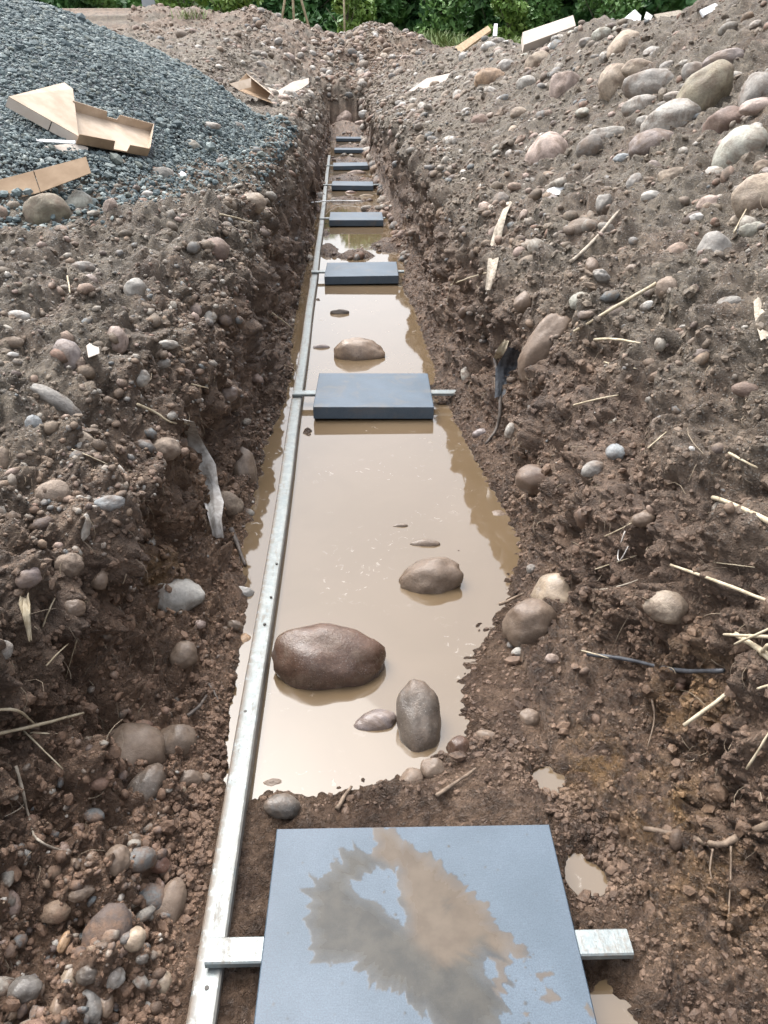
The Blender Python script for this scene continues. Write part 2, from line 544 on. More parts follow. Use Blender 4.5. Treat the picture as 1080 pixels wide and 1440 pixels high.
# ---------------------------------------------------------------- the ground: one sheet, trench and spoil banks
#  key columns, left to right, at stations along the trench (X, Z)
#   far   L6    L2   bank  lip  wallU wallL foot shore floor | floor shore foot wallL wallU s1 s2 s3 crest behind far
ST = {
 -40: [(-150, 1.0), (-6, 1.0), (-2.5, .9), (-1.6, .8), (-1.15, .66), (-.98, .42), (-.92, .2), (-.76, .05), (-.5, -.03), (-.44, -.05),
       (.36, -.05), (.52, -.03), (.72, .03), (.86, .2), (.98, .5), (1.25, .8), (1.8, 1.1), (2.4, 1.5), (3.0, 1.98), (5, 1.6), (150, 1.0)],
 .5: [(-150, 1.0), (-6, 1.0), (-2.5, .9), (-1.6, .78), (-1.12, .64), (-.97, .42), (-.90, .2), (-.74, .06), (-.5, -.03), (-.44, -.05),
      (.36, -.05), (.50, -.035), (.66, .02), (.78, .18), (.92, .48), (1.2, .78), (1.8, 1.1), (2.4, 1.5), (3.0, 1.98), (5, 1.6), (150, 1.0)],
 1.15: [(-150, 1.0), (-6, 1.0), (-2.5, .92), (-1.55, .80), (-1.02, .62), (-.86, .44), (-.86, .22), (-.70, .06), (-.5, -.03), (-.43, -.064),
        (.34, -.048), (.47, -.04), (.62, .03), (.70, .18), (.86, .48), (1.15, .78), (1.75, 1.08), (2.35, 1.48), (2.95, 1.98), (5, 1.6), (150, 1.0)],
 1.6: [(-150, 1.0), (-6, 1.0), (-2.5, .93), (-1.5, .80), (-.93, .61), (-.71, .48), (-.80, .24), (-.68, .06), (-.5, -.03), (-.43, -.13),
       (.02, -.14), (.24, -.055), (.58, .03), (.66, .2), (.82, .48), (1.12, .77), (1.72, 1.07), (2.3, 1.46), (2.9, 1.96), (5, 1.6), (150, 1.0)],
 2.0: [(-150, 1.0), (-6, 1.0), (-2.5, .94), (-1.5, .80), (-.90, .61), (-.67, .45), (-.80, .22), (-.70, .04), (-.5, -.04), (-.43, -.12),
       (.20, -.13), (.40, -.06), (.53, .05), (.61, .22), (.76, .48), (1.08, .76), (1.68, 1.06), (2.25, 1.45), (2.85, 1.93), (5, 1.6), (150, 1.0)],
 2.4: [(-150, 1.0), (-6, 1.0), (-2.5, .95), (-1.5, .81), (-.92, .62), (-.70, .42), (-.72, .18), (-.64, .03), (-.53, -.07), (-.44, -.13),
       (.38, -.14), (.52, -.065), (.56, .03), (.60, .22), (.74, .48), (1.06, .75), (1.65, 1.06), (2.25, 1.45), (2.85, 1.90), (5, 1.6), (150, 1.0)],
 3.2: [(-150, 1.0), (-6, 1.0), (-2.5, .96), (-1.5, .82), (-.84, .66), (-.66, .45), (-.66, .16), (-.56, .0), (-.52, -.07), (-.45, -.14),
       (.34, -.14), (.44, -.07), (.53, .03), (.60, .2), (.65, .57), (.92, .75), (1.62, 1.06), (2.2, 1.45), (2.8, 1.88), (5, 1.6), (150, 1.0)],
 4.0: [(-150, 1.0), (-6, 1.0), (-2.5, .97), (-1.45, .83), (-.81, .74), (-.65, .57), (-.63, .18), (-.53, .02), (-.46, -.07), (-.42, -.14),
       (.30, -.14), (.40, -.07), (.48, .03), (.57, .2), (.61, .60), (.88, .76), (1.6, 1.07), (2.2, 1.55), (2.8, 2.08), (5, 1.75), (150, 1.0)],
 5.3: [(-150, 1.0), (-6, 1.0), (-2.5, .98), (-1.4, .84), (-.79, .79), (-.64, .61), (-.61, .2), (-.53, .02), (-.49, -.07), (-.44, -.14),
       (.30, -.14), (.38, -.07), (.46, .03), (.54, .2), (.59, .62), (.86, .78), (1.6, 1.07), (2.2, 1.54), (2.8, 2.05), (5, 1.75), (150, 1.0)],
 8.0: [(-150, 1.0), (-6, 1.05), (-2.5, .95), (-1.3, .86), (-.75, .85), (-.62, .67), (-.58, .22), (-.52, .03), (-.48, -.065), (-.44, -.12),
       (.33, -.12), (.42, -.065), (.48, .03), (.54, .22), (.57, .70), (.82, .84), (1.5, 1.07), (2.15, 1.48), (2.75, 1.90), (5, 1.6), (150, 1.0)],
 12: [(-150, 1.2), (-6, 1.3), (-2.5, 1.1), (-1.3, .96), (-.80, .86), (-.66, .6), (-.57, .25), (-.51, .03), (-.48, -.06), (-.43, -.10),
      (.33, -.10), (.37, -.06), (.43, .05), (.48, .35), (.55, .80), (.83, .94), (1.4, 1.12), (2.0, 1.45), (2.7, 1.78), (5, 1.6), (150, 1.2)],
 16: [(-150, 1.4), (-6, 1.75), (-2.6, 1.45), (-1.5, 1.08), (-.85, .90), (-.66, .66), (-.57, .3), (-.51, .03), (-.48, -.06), (-.43, -.09),
      (.33, -.09), (.37, -.06), (.43, .05), (.47, .35), (.55, .72), (.85, .92), (1.4, 1.15), (2.0, 1.48), (2.7, 1.75), (5, 1.6), (150, 1.4)],
 20: [(-150, 1.5), (-6, 2.1), (-2.8, 1.85), (-1.6, 1.32), (-.85, .95), (-.66, .7), (-.57, .33), (-.51, .03), (-.48, -.06), (-.43, -.09),
      (.33, -.09), (.37, -.06), (.43, .05), (.47, .36), (.55, .76), (.85, 1.0), (1.4, 1.22), (2.0, 1.52), (2.7, 1.72), (5, 1.6), (150, 1.5)],
 22.0: [(-150, 1.5), (-6, 2.2), (-2.8, 2.0), (-1.6, 1.5), (-.85, 1.0), (-.66, .75), (-.57, .4), (-.51, .08), (-.48, -.03), (-.43, -.06),
        (.33, -.06), (.37, -.03), (.43, .08), (.47, .4), (.55, .85), (.85, 1.1), (1.4, 1.3), (2.0, 1.6), (2.7, 1.72), (5, 1.6), (150, 1.5)],
 22.8: [(-150, 1.5), (-6, 2.25), (-2.8, 2.1), (-1.6, 1.6), (-.85, 1.1), (-.66, .95), (-.57, .8), (-.51, .66), (-.48, .62), (-.43, .6),
        (.33, .6), (.37, .62), (.43, .68), (.47, .78), (.55, 1.0), (.85, 1.15), (1.4, 1.4), (2.0, 1.65), (2.7, 1.75), (5, 1.6), (150, 1.5)],
 23.6: [(-150, 1.5), (-6, 2.3), (-2.8, 2.2), (-1.6, 1.75), (-.85, 1.35), (-.66, 1.3), (-.57, 1.27), (-.51, 1.24), (-.48, 1.22), (-.43, 1.2),
        (.33, 1.15), (.37, 1.16), (.43, 1.18), (.47, 1.2), (.55, 1.24), (.85, 1.35), (1.4, 1.5), (2.0, 1.7), (2.7, 1.75), (5, 1.6), (150, 1.5)],
 24.8: [(-150, 1.5), (-6, 2.35), (-2.8, 2.3), (-1.6, 2.0), (-.85, 1.75), (-.66, 1.72), (-.57, 1.70), (-.51, 1.68), (-.48, 1.67), (-.43, 1.66),
        (.33, 1.6), (.37, 1.6), (.43, 1.62), (.47, 1.63), (.55, 1.65), (.85, 1.75), (1.4, 1.8), (2.0, 1.85), (2.7, 1.8), (5, 1.6), (150, 1.5)],
 26.5: [(-150, 1.6), (-6, 2.95), (-2.8, 2.82), (-1.6, 2.62), (-.85, 2.45), (-.66, 2.4), (-.57, 2.38), (-.51, 2.36), (-.48, 2.35), (-.43, 2.34),
        (.33, 2.35), (.37, 2.36), (.43, 2.37), (.47, 2.38), (.55, 2.42), (.85, 2.45), (1.4, 2.4), (2.0, 2.25), (2.7, 2.0), (5, 1.7), (150, 1.6)],
 29: [(-150, 1.6), (-6, 2.5), (-2.8, 2.4), (-1.6, 2.3), (-.85, 2.2), (-.66, 2.2), (-.57, 2.2), (-.51, 2.2), (-.48, 2.2), (-.43, 2.2),
      (.33, 2.2), (.37, 2.2), (.43, 2.2), (.47, 2.2), (.55, 2.22), (.85, 2.3), (1.4, 2.3), (2.0, 2.2), (2.7, 1.95), (5, 1.7), (150, 1.6)],
 32: [(x, 1.65) for x in (-150, -6, -2.8, -1.6, -.85, -.66, -.57, -.51, -.48, -.43, .33, .37, .43, .47, .55, .85, 1.4, 2.0, 2.7, 5, 150)],
 300: [(x, 1.65) for x in (-150, -6, -2.8, -1.6, -.85, -.66, -.57, -.51, -.48, -.43, .33, .37, .43, .47, .55, .85, 1.4, 2.0, 2.7, 5, 150)],
}
SEG = [24, 90, 120, 110, 90, 90, 84, 76, 26, 84, 64, 90, 100, 124, 130, 112, 84, 70, 50, 24]


def build_ground():
    ys = sorted(ST)
    K = np.array([ST[y] for y in ys], float)                     # (S,21,2)
    ya = np.array(ys, float)
    rows = list(np.linspace(-12, .30, 26)) + []
    y = .32
    while y < 33:
        rows.append(y)
        y *= 1.0036
    rows += list(np.geomspace(y, 300, 24))
    R = np.array(rows)
    # smooth interpolation along Y (monotone cubic on each key coordinate)
    idx = np.clip(np.searchsorted(ya, R) - 1, 0, len(ya) - 2)
    h = ya[idx + 1] - ya[idx]
    t = (R - ya[idx]) / h
    sl = np.diff(K, axis=0) / np.diff(ya)[:, None, None]
    mt = np.zeros_like(K)
    a, b = sl[:-1], sl[1:]
    mt[1:-1] = np.where(a * b > 0, 2 * a * b / (a + b + 1e-12 * np.sign(a + b + 1e-30)), 0)
    t_ = t[:, None, None]
    h_ = h[:, None, None]
    KR = ((2 * t_ ** 3 - 3 * t_ ** 2 + 1) * K[idx] + (t_ ** 3 - 2 * t_ ** 2 + t_) * h_ * mt[idx]
          + (-2 * t_ ** 3 + 3 * t_ ** 2) * K[idx + 1] + (t_ ** 3 - t_ ** 2) * h_ * mt[idx + 1])
    # across
    u = []
    for k, n in enumerate(SEG):
        u += list(k + np.arange(n) / n)
    u.append(len(SEG))
    u = np.array(u)
    k = np.minimum(u.astype(int), len(SEG) - 1)
    f = u - k
    P = KR[:, k, :] * (1 - f)[None, :, None] + KR[:, k + 1, :] * f[None, :, None]     # (R,C,2)
    # round the corners across
    for _ in range(5):
        Q = P.copy()
        Q[:, 5:-5] = (P[:, 1:-9] + P[:, 3:-7] + 2 * P[:, 5:-5] + P[:, 7:-3] + P[:, 9:-1]) / 6
        far = (np.abs(P[:, :, 0]) > 5)[:, :, None]
        P = np.where(far, P, Q)
    nr, nc = P.shape[:2]
    V = np.zeros((nr, nc, 3))
    V[..., 0] = P[..., 0]
    V[..., 1] = R[:, None]
    V[..., 2] = P[..., 1]

    def normals(V):
        du = np.gradient(V, axis=1)
        dv = np.gradient(V, axis=0)
        n = np.cross(du, dv)
        return n / (np.linalg.norm(n, axis=2, keepdims=True) + 1e-9)

    uu = np.broadcast_to(u[None, :], (nr, nc)).ravel()
    p = V.reshape(-1, 3)
    N = normals(V).reshape(-1, 3)
    Y = np.maximum(p[:, 1], .6)
    near = np.abs(p[:, 0]) < 9
    # meander of the trench sides, then lumps, clods and pebbly relief
    floor = smooth(7.2, 8.4, uu) * (1 - smooth(11.2, 12.6, uu))          # 1 on the trench floor
    wall = np.maximum(smooth(3.2, 4.3, uu) * (1 - smooth(7.0, 8.0, uu)), smooth(12.0, 12.9, uu) * (1 - smooth(14.6, 15.8, uu)))
    endf = 1 - smooth(21.7, 22.7, p[:, 1])
    floor, wall = floor * endf, wall * endf
    slope = 1 - np.maximum(floor, wall)
    dist_fade = 1 - smooth(27, 33, p[:, 1])
    edge = (1 - smooth(6, 12, np.abs(p[:, 0]))) * dist_fade

    def oct_w(wl):                                                # leave out what the grid cannot carry
        return smooth(1.2, 2.8, wl / (Y * .0036 + .0012))

    d = np.zeros(len(p))
    wob0 = np.stack([perlin(p, 11, 23), perlin(p, 11, 24), perlin(p, 11, 25)], 1) * .05
    d += perlin(p, 1.1, 1) * (.10 * slope + .07 * wall + .0 * floor)
    low = smooth(.55, .1, p[:, 2])
    d += perlin(p, .85, 33) * (.30 * slope * smooth(14, 20, p[:, 1]) + .22 * slope * smooth(1.0, 1.9, p[:, 0]) * smooth(2.0, 4.0, p[:, 1]))
    d += perlin(p, 2.6, 2) * (.085 * slope + .12 * wall + .006 * floor)
    d += perlin(p, 6.5, 3) * (.06 * slope + .10 * wall + .014 * floor)
    d += (np.abs(perlin(p * np.array([1, 1, .6]), 8, 4)) - .12) * (.10 * slope + .15 * wall + .016 * floor)
    d += perlin(p, 17, 5) * (.026 * slope + .034 * wall + .011 * floor) * oct_w(.06)
    d += (np.abs(perlin(p + wob0, 19, 15)) - .14) * (.060 * slope + .064 * wall + .040 * floor) * (1 + .5 * low) * oct_w(.05)
    d += (np.abs(perlin(p + wob0, 45, 16)) - .14) * (.032 * slope + .032 * wall + .022 * floor) * (1 + .5 * low) * oct_w(.022)
    wob = np.stack([perlin(p, 14, 20), perlin(p, 14, 21), perlin(p, 14, 22)], 1) * .03
    f1, c1 = worley(p + wob, 14, 6)
    d += (np.maximum(0, .62 - f1) * (c1 > .35)) * (.024 * slope + .020 * wall + .014 * floor) * oct_w(.07)
    f2, c2 = worley(p + wob * .6, 33, 7)
    d += (np.maximum(0, .6 - f2) * (c2 > .3)) * (.014 * slope + .014 * wall + .012 * floor) * oct_w(.03)
    f3, c3 = worley(p, 75, 8)
    d += np.maximum(0, .6 - f3) * (c3 > .3) * (.009 * slope + .009 * wall + .009 * floor) * oct_w(.013)
    wob1 = np.stack([perlin(p, 60, 26), perlin(p, 60, 27), perlin(p, 60, 28)], 1) * .010
    f4, c4 = worley(p + wob1, 62, 11)
    d += (.55 - f4) * (.4 + .6 * c4) * (.012 * slope + .012 * wall + .013 * floor) * (.5 + low) * oct_w(.015)
    f5, c5 = worley(p + wob1 * .6, 125, 12)
    d += (.55 - f5) * (.4 + .6 * c5) * (.007 * slope + .007 * wall + .008 * floor) * (.5 + low) * oct_w(.0085)
    d += perlin(p, 45, 9) * (.010 * slope + .010 * wall + .005 * floor) * oct_w(.022)
    d += perlin(p, 110, 10) * (.007 * slope + .007 * wall + .0045 * floor) * oct_w(.009)
    # damp the relief beside rail and near slab, and on the water bed
    g = np.exp(-((p[:, 0] + .40) / .07) ** 2) * (p[:, 2] < .1)
    d *= (1 - .55 * g)
    shore = np.exp(-((p[:, 2] - WATER_Z) / .035) ** 2) * (np.abs(p[:, 0]) < .8)
    d *= (1 - .55 * shore)
    d *= edge
    out = p + N * d[:, None]
    # keep the bed clear of slabs, rails and bars
    inner = (np.abs(out[:, 0] + .05) < .42) & (p[:, 1] < 23) & (p[:, 1] > -6)
    cap = np.where(p[:, 1] < 1.24, -.040, -.066)
    lim = cap + .40 * (out[:, 2] - cap)
    out[:, 2] = np.where(inner & (out[:, 2] > cap), lim, out[:, 2])
    # mud left lying in the water further on, dips that hold puddles close by
    def bump_at(x, y, rx, ry, dz, nz=0.5):
        q = ((out[:, 0] - x) / rx) ** 2 + ((out[:, 1] - y) / ry) ** 2
        q = q * (1 + nz * perlin(p, 12, 31))
        out[:, 2] += dz * np.exp(-q * 1.3)
    for a in ((.357, 1.30, .052, .045, -.085), (.374, 1.035, .050, .060, -.09), (.345, .735, .05, .07, -.09), (.50, .60, .06, .05, -.10),
              (-.02, 7.45, .22, .18, .11), (.30, 7.9, .2, .3, .12), (-.30, 7.7, .12, .3, .11), (.26, 9.9, .18, .3, .12), (-.1, 10.9, .3, .2, .09),
              (.25, 12.6, .2, .4, .10), (-.1, 13.3, .3, .3, .09), (.28, 15.6, .25, .4, .09), (.1, 18.8, .4, .4, .09), (-.1, 16.2, .3, .3, .08), (0, 21.4, .5, .5, .1), (-.1, 22.1, .6, .5, .34), (.25, 21.6, .3, .3, .15),
              (-.33, 3.45, .05, .12, .07), (-.34, 5.9, .05, .15, .07), (-.33, 8.6, .06, .2, .07), (.33, 3.9, .07, .25, .05), (.36, 6.2, .07, .4, .06),
              (.21, 1.29, .12, .12, .055), (.30, 1.48, .11, .12, .045), (.05, 1.25, .09, .05, .035), (.27, 2.35, .06, .03, .055), (.10, 1.36, .05, .04, .04), (-.05, 1.27, .06, .03, .035), (-.30, 1.24, .06, .05, .04)):
        bump_at(*a)
    V = out.reshape(nr, nc, 3)
    N = normals(V).reshape(-1, 3)
    x, yy, z = out[:, 0], out[:, 1], out[:, 2]
    mid = perlin(out, 2.3, 40) + .5 * perlin(out, 6, 41)
    dry = smooth(.12, .75, z + .25 * mid) * (1 - .75 * wall * (1 - smooth(.4, .7, z)))
    dry = np.maximum(dry, .55 * smooth(9, 16, yy) * (z > .3))
    wet = (1 - smooth(.0, .55, z + .1 * mid)) * .75 + .15
    och = np.zeros(len(x))
    for (cx, cy, cz, r, s) in ((-.70, 1.95, .12, .14, .7), (-.62, 2.5, .15, .2, .45), (.56, 1.15, .03, .10, .9), (.47, 1.30, -.02, .09, .8), (.70, 1.35, .15, .13, .7),
                               (.60, .95, 0, .12, .5), (.40, 8.2, .0, .2, .6), (-1.0, 20.5, 1.3, .8, .5), (.9, 26, 2.1, .8, .3)):
        q = (x - cx) ** 2 + (yy - cy) ** 2 + (z - cz) ** 2
        och = np.maximum(och, s * np.exp(-q / r ** 2))
    och *= smooth(-.25, .35, perlin(out, 16, 42) + .5 * perlin(out, 40, 43) + .1)
    red = .95 * smooth(-.38, -.52, x) * smooth(.42, .15, z) * smooth(3.4, 2.2, yy) + .6 * smooth(21.5, 23.5, yy) * smooth(-.1, .35, mid + .25)
    red = np.maximum(red, .35 * wall * smooth(-.2, .5, mid))
    grass = smooth(29.5, 31.5, yy + 2 * mid) * 0.9
    grass = np.maximum(grass, smooth(3.6, 4.6, x + .8 * mid) * .4 * smooth(6, 9, yy))
    damp = smooth(.055, .004, z - WATER_Z) * (np.abs(x) < .9)
    wet = np.maximum(wet, damp)
    I = np.arange(nr * nc).reshape(nr, nc)
    F = np.stack([I[:-1, :-1], I[:-1, 1:], I[1:, 1:], I[1:, :-1]], -1).reshape(-1, 4)
    me = mesh_arrays("ground", out, F, {"dry": dry, "wet": wet, "ochre": och, "grass": grass, "red": red, "damp": damp})
    o = link("ground", me, M['ground'])
    o['kind'] = 'structure'
    o['label'] = 'brown muddy earth with a long trench dug between stony spoil banks'
    o['category'] = 'ground'
    return o, dict(P=out, N=N, u=uu, dry=dry, och=och, red=red, nr=nr, nc=nc, R=R, wall=wall, floor=floor)


ground, G = build_ground()


# ---------------------------------------------------------------- gravel heap (surface and chips)
HX, HY, HRX, HRY, HB, HH = -3.95, 8.0, 3.22, 5.1, .80, 1.32


def heap_z(x, y):
    p = np.stack([x, y, 0 * x], -1).reshape(-1, 3)
    q = ((x - HX) / (HRX * np.where(x < HX, 3, 1))) ** 2 + ((y - HY) / HRY) ** 2
    base = HB + HH * (1 - q)
    nz = perlin(p, .9, 50) * .16 + perlin(p, 2.6, 51) * .07 + perlin(p, 9, 52) * .02
    return base + nz.reshape(np.shape(x)) * smooth(1.3, .6, q)


def build_heap():
    r = np.linspace(0, 1.0, 130)
    th = np.linspace(0, 2 * np.pi, 300, endpoint=False)
    RR, TT = np.meshgrid(r, th, indexing='ij')
    ca = np.cos(TT)
    x = HX + RR * np.where(ca < 0, 3, 1) * HRX * ca
    y = HY + RR * HRY * np.sin(TT)
    z = heap_z(x, y) - smooth(.88, 1.0, RR) * .40 * (1 + 0 * x)
    V = np.stack([x, y, z], -1).reshape(-1, 3)
    n, k = x.shape
    I = np.arange(n * k).reshape(n, k)
    J = np.roll(I, -1, axis=1)
    F = np.stack([I[:-1], I[1:], J[1:], J[:-1]], -1).reshape(-1, 4)
    t = NT("gravel_bed")
    P = t.pos()
    vc = t.voro(P, 42, out='Color')
    c = t.mix(vc, (.045, .055, .062), (.15, .17, .18))
    t.bump(t.voro(P, 42), 1.0, .03)
    me = mesh_arrays("gravel_heap", V, F)
    o = link("gravel_heap", me, t.fin(c, .7, .4))
    o['kind'] = 'structure'
    o['label'] = 'dark blue grey heap of crushed gravel on the bank'
    o['category'] = 'gravel heap'
    return o


heap = build_heap()
bpy.context.view_layer.update()
CAST = [ground, heap]


def hit(px, py, only=None):
    d = ray(px, py)
    best = None
    for o in (only or CAST):
        ok, loc, nor, _ = o.ray_cast(CAM_POS, d)
        if ok:
            if nor.dot(d) > 0:
                nor = -nor
            if best is None or (loc - CAM_POS).length < (best[0] - CAM_POS).length:
                best = (loc.copy(), nor.copy())
    if best is None:
        best = (CAM_POS + d * 20, Vector((0, 0, 1)))
    return best


# instanced small bodies merged into one mesh
def ico(sub):
    import bmesh
    bm = bmesh.new()
    bmesh.ops.create_icosphere(bm, subdivisions=sub, radius=1)
    v = np.array([tuple(x.co) for x in bm.verts])
    f = np.array([[x.index for x in q.verts] for q in bm.faces])
    bm.free()
    return v, f


def lumpify(v, seed, angular=.0, rough=.12):
    r = np.random.default_rng(seed)
    n = v / np.linalg.norm(v, axis=1, keepdims=True)
    rad = 1 + .30 * perlin(n, .9, seed) + rough * perlin(n, 2.6, seed + 9)
    if angular > 0:
        pl = r.normal(size=(9, 3))
        pl /= np.linalg.norm(pl, axis=1, keepdims=True)
        dd = r.uniform(.62, 1.0, 9)
        q = n @ pl.T
        cut = np.min(np.where(q > .05, dd / np.maximum(q, .05), 9), axis=1)
        rad = (1 - angular) * rad + angular * np.minimum(cut, 1.15)
    o = n * rad[:, None]
    o /= np.abs(o).max(axis=0)
    return o


def scatter_mesh(name, P, N, size, mat, protos, attrs, flat=(.45, .9), sink=.25, smooth_shade=True):
    n = len(P)
    which = rng.integers(0, len(protos), n)
    Vs, Fs, base = [], [], 0
    A = {k: [] for k in attrs}
    for w_, (pv, pf) in enumerate(protos):
        m = np.where(which == w_)[0]
        if not len(m):
            continue
        c = len(m)
        nn = N[m] * .7 + np.array([0, 0, .45]) + rng.normal(0, .22, (c, 3))
        nn /= np.linalg.norm(nn, axis=1, keepdims=True)
        a = np.cross(nn, rng.normal(size=(c, 3)))
        a /= np.linalg.norm(a, axis=1, keepdims=True)
        b = np.cross(nn, a)
        sx = size[m] * rng.uniform(.85, 1.35, c)
        sy = size[m] * rng.uniform(.65, 1.0, c)
        sz = size[m] * rng.uniform(flat[0], flat[1], c)
        ctr = P[m] + N[m] * (sz * (.5 - sink))[:, None]
        v = (pv[None, :, 0:1] * (a * sx[:, None])[:, None, :] + pv[None, :, 1:2] * (b * sy[:, None])[:, None, :]
             + pv[None, :, 2:3] * (nn * sz[:, None])[:, None, :]) + ctr[:, None, :]
        k = len(pv)
        Vs.append(v.reshape(-1, 3))
        Fs.append((pf[None] + (np.arange(c) * k)[:, None, None] + base).reshape(-1, pf.shape[1]))
        base += c * k
        for q in attrs:
            A[q].append(np.repeat(attrs[q][m], k))
    me = mesh_arrays(name, np.concatenate(Vs), np.concatenate(Fs), {q: np.concatenate(A[q]) for q in A}, smooth_shade)
    return link(name, me, mat)


i1, i2, i3 = ico(1), ico(2), ico(3)
PEB = [(lumpify(i2[0], 100 + s, .25 * (s % 3)), i2[1]) for s in range(9)]
PEBS = [(lumpify(i1[0], 200 + s, .3 * (s % 3), .25), i1[1]) for s in range(9)]
CLOD = []
for s_ in range(12):
    v_ = lumpify(i2[0], 400 + s_, .6, .9)
    v_ = v_ * (1 + .55 * perlin(v_, 2.4, 480 + s_) + .30 * perlin(v_, 5, 490 + s_))[:, None]
    CLOD.append((v_ / np.abs(v_).max(axis=0), i2[1]))
CRUMB = []
for s_ in range(12):
    v_ = lumpify(i1[0], 500 + s_, .7, .8)
    v_ = v_ * (1 + .6 * perlin(v_, 2.2, 580 + s_))[:, None]
    CRUMB.append((v_ / np.abs(v_).max(axis=0), i1[1]))
CHIP = [(lumpify(i1[0], 300 + s, .95, .2), i1[1]) for s in range(12)]

def point_in(poly, x, y):
    inside = np.zeros(x.shape, bool)
    n = len(poly)
    for k in range(n):
        x1, y1 = poly[k]
        x2, y2 = poly[(k + 1) % n]
        c = ((y1 > y) != (y2 > y))
        xi = (x2 - x1) * (y - y1) / (y2 - y1 + 1e-12) + x1
        inside ^= c & (x < xi)
    return inside


def fit_plane(pxs, lift):
    Q = np.array([tuple(hit(*q)[0]) for q in pxs])
    c = Q.mean(0)
    n = np.linalg.svd(Q - c)[2][2]
    if n[2] < 0:
        n = -n
    return Vector(c) + Vector(n) * lift, Vector(n)


BOX_P, BOX_N = fit_plane([(20, 160), (100, 150), (200, 170), (110, 205), (215, 222), (60, 190), (150, 215)], .05)
TRAY = [tuple(on_plane(x / 3.6, 80 + y / 3.6, BOX_P, BOX_N))[:2] for x, y in ((370, 455), (770, 520), (785, 370), (345, 262))]

# chips of the heap
nchip = 150000
cx = rng.uniform(-5.6, -.45, nchip * 3)
cy = 3.0 * np.exp(rng.uniform(0, 1, nchip * 3) * math.log(12.0 / 3.0))
cq = ((cx - HX) / HRX) ** 2 + ((cy - HY) / HRY) ** 2
cz = heap_z(cx, cy)
keep = (cq < .93 + .10 * perlin(np.stack([cx, cy, 0 * cx], 1), 1.6, 55) + rng.normal(0, .05, len(cx))) & (cx > -.9 * cy * .62 - .9) & ~point_in(TRAY, cx, cy)
cx, cy, cz = cx[keep][:nchip], cy[keep][:nchip], cz[keep][:nchip]
e = .02
nx = -(heap_z(cx + e, cy) - cz) / e
ny = -(heap_z(cx, cy + e) - cz) / e
cn = np.stack([nx, ny, np.ones_like(nx)], -1)
cn /= np.linalg.norm(cn, axis=1, keepdims=True)
cs = np.exp(rng.normal(math.log(.0070), .45, len(cx))) * (.78 + .06 * cy)
t = NT("crushed_gravel")
cr = t.n('ShaderNodeValToRGB')
cr.color_ramp.interpolation = 'CONSTANT'
gc = [(0.069, 0.094, 0.101), (0.105, 0.137, 0.145), (0.150, 0.187, 0.190), (0.055, 0.075, 0.081), (0.124, 0.156, 0.158), (0.199, 0.237, 0.234), (0.085, 0.109, 0.117), (0.114, 0.130, 0.117),
      (0.165, 0.192, 0.189), (0.075, 0.100, 0.108), (0.289, 0.322, 0.309), (0.135, 0.161, 0.160)]
el = cr.color_ramp.elements
while len(el) < len(gc):
    el.new(.5)
for i, c_ in enumerate(gc):
    el[i].position = i / len(gc)
    el[i].color = (*c_, 1)
t.l(t.attr("rnd"), cr.inputs[0])
M['chips'] = t.fin(t.mul(cr.outputs[0], t.mix(t.ramp(t.noise(t.pos(), 90, 3), .3, .7), (.8, .8, .8), (1.15, 1.15, 1.15))), .75, .3)
rn = rng.uniform(0, 1, len(cx))
rn = np.where((rn > .83) & (rng.uniform(0, 1, len(cx)) < .45), rng.uniform(0, .6, len(cx)), rn)
tag(scatter_mesh("gravel", np.stack([cx, cy, cz], -1), cn, cs, M['chips'], CHIP, {"rnd": rn}, (.4, .9), .15, False),
    'dark blue grey crushed gravel chips covering the heap beside the trench', 'gravel', kind='stuff')


# pebbles and clods over the banks and the bed
def pick(n, ulo, uhi, ylo, yhi, zmin=-.09, wt=None):
    """random points of the ground sheet; its rows thin out with distance"""
    r0, r1 = np.searchsorted(G['R'], [ylo, yhi])
    r = rng.integers(r0, r1, n)
    uc = G['u'][:G['nc']]
    c0, c1 = np.searchsorted(uc, [ulo, uhi])
    c = rng.integers(c0, c1, n)
    i = r * G['nc'] + c
    P = G['P'][i]
    ok = (P[:, 2] > zmin) & (np.abs(P[:, 0]) < 9)
    # keep rail, slabs and bars clear
    ok &= ~((np.abs(P[:, 0] + .01) < .43) & (P[:, 2] < .02) & (P[:, 1] < 1.22) & (P[:, 0] < .31))
    ok &= ~((np.abs(P[:, 0] + .395) < .05) & (P[:, 2] < .08))
    # bury under the heap
    q = ((P[:, 0] - HX) / HRX) ** 2 + ((P[:, 1] - HY) / HRY) ** 2
    ok &= q > .86
    if wt is not None:
        ok &= rng.uniform(0, 1, n) < wt(P, i)
    return i[ok]


def scatter(name, label, cat, i, lo, sig, protos, soil, flat, sink, hi=.05, pxmin=.0016, mat='pebble', crisp=False):
    P, N = G['P'][i], G['N'][i]
    y = np.maximum(P[:, 1], .7)
    size = np.clip(np.exp(rng.normal(math.log(lo), sig, len(i))) * (.75 + .085 * y), y * pxmin, hi + .003 * y)
    so = soil(len(i))
    so = np.maximum(so, (rng.uniform(0, 1, len(i)) < .8 * smooth(3.2, 1.6, P[:, 1]) * smooth(.6, .3, P[:, 2]) * (P[:, 0] > -.5)) * .92)
    return tag(scatter_mesh(name, P, N, size, M[mat], protos, {"rnd": rng.uniform(0, 1, len(i)), "soil": so, "dry": G['dry'][i], "ochre": G['och'][i], "red": G['red'][i]}, flat, sink, not crisp),
               label, cat, kind='stuff')


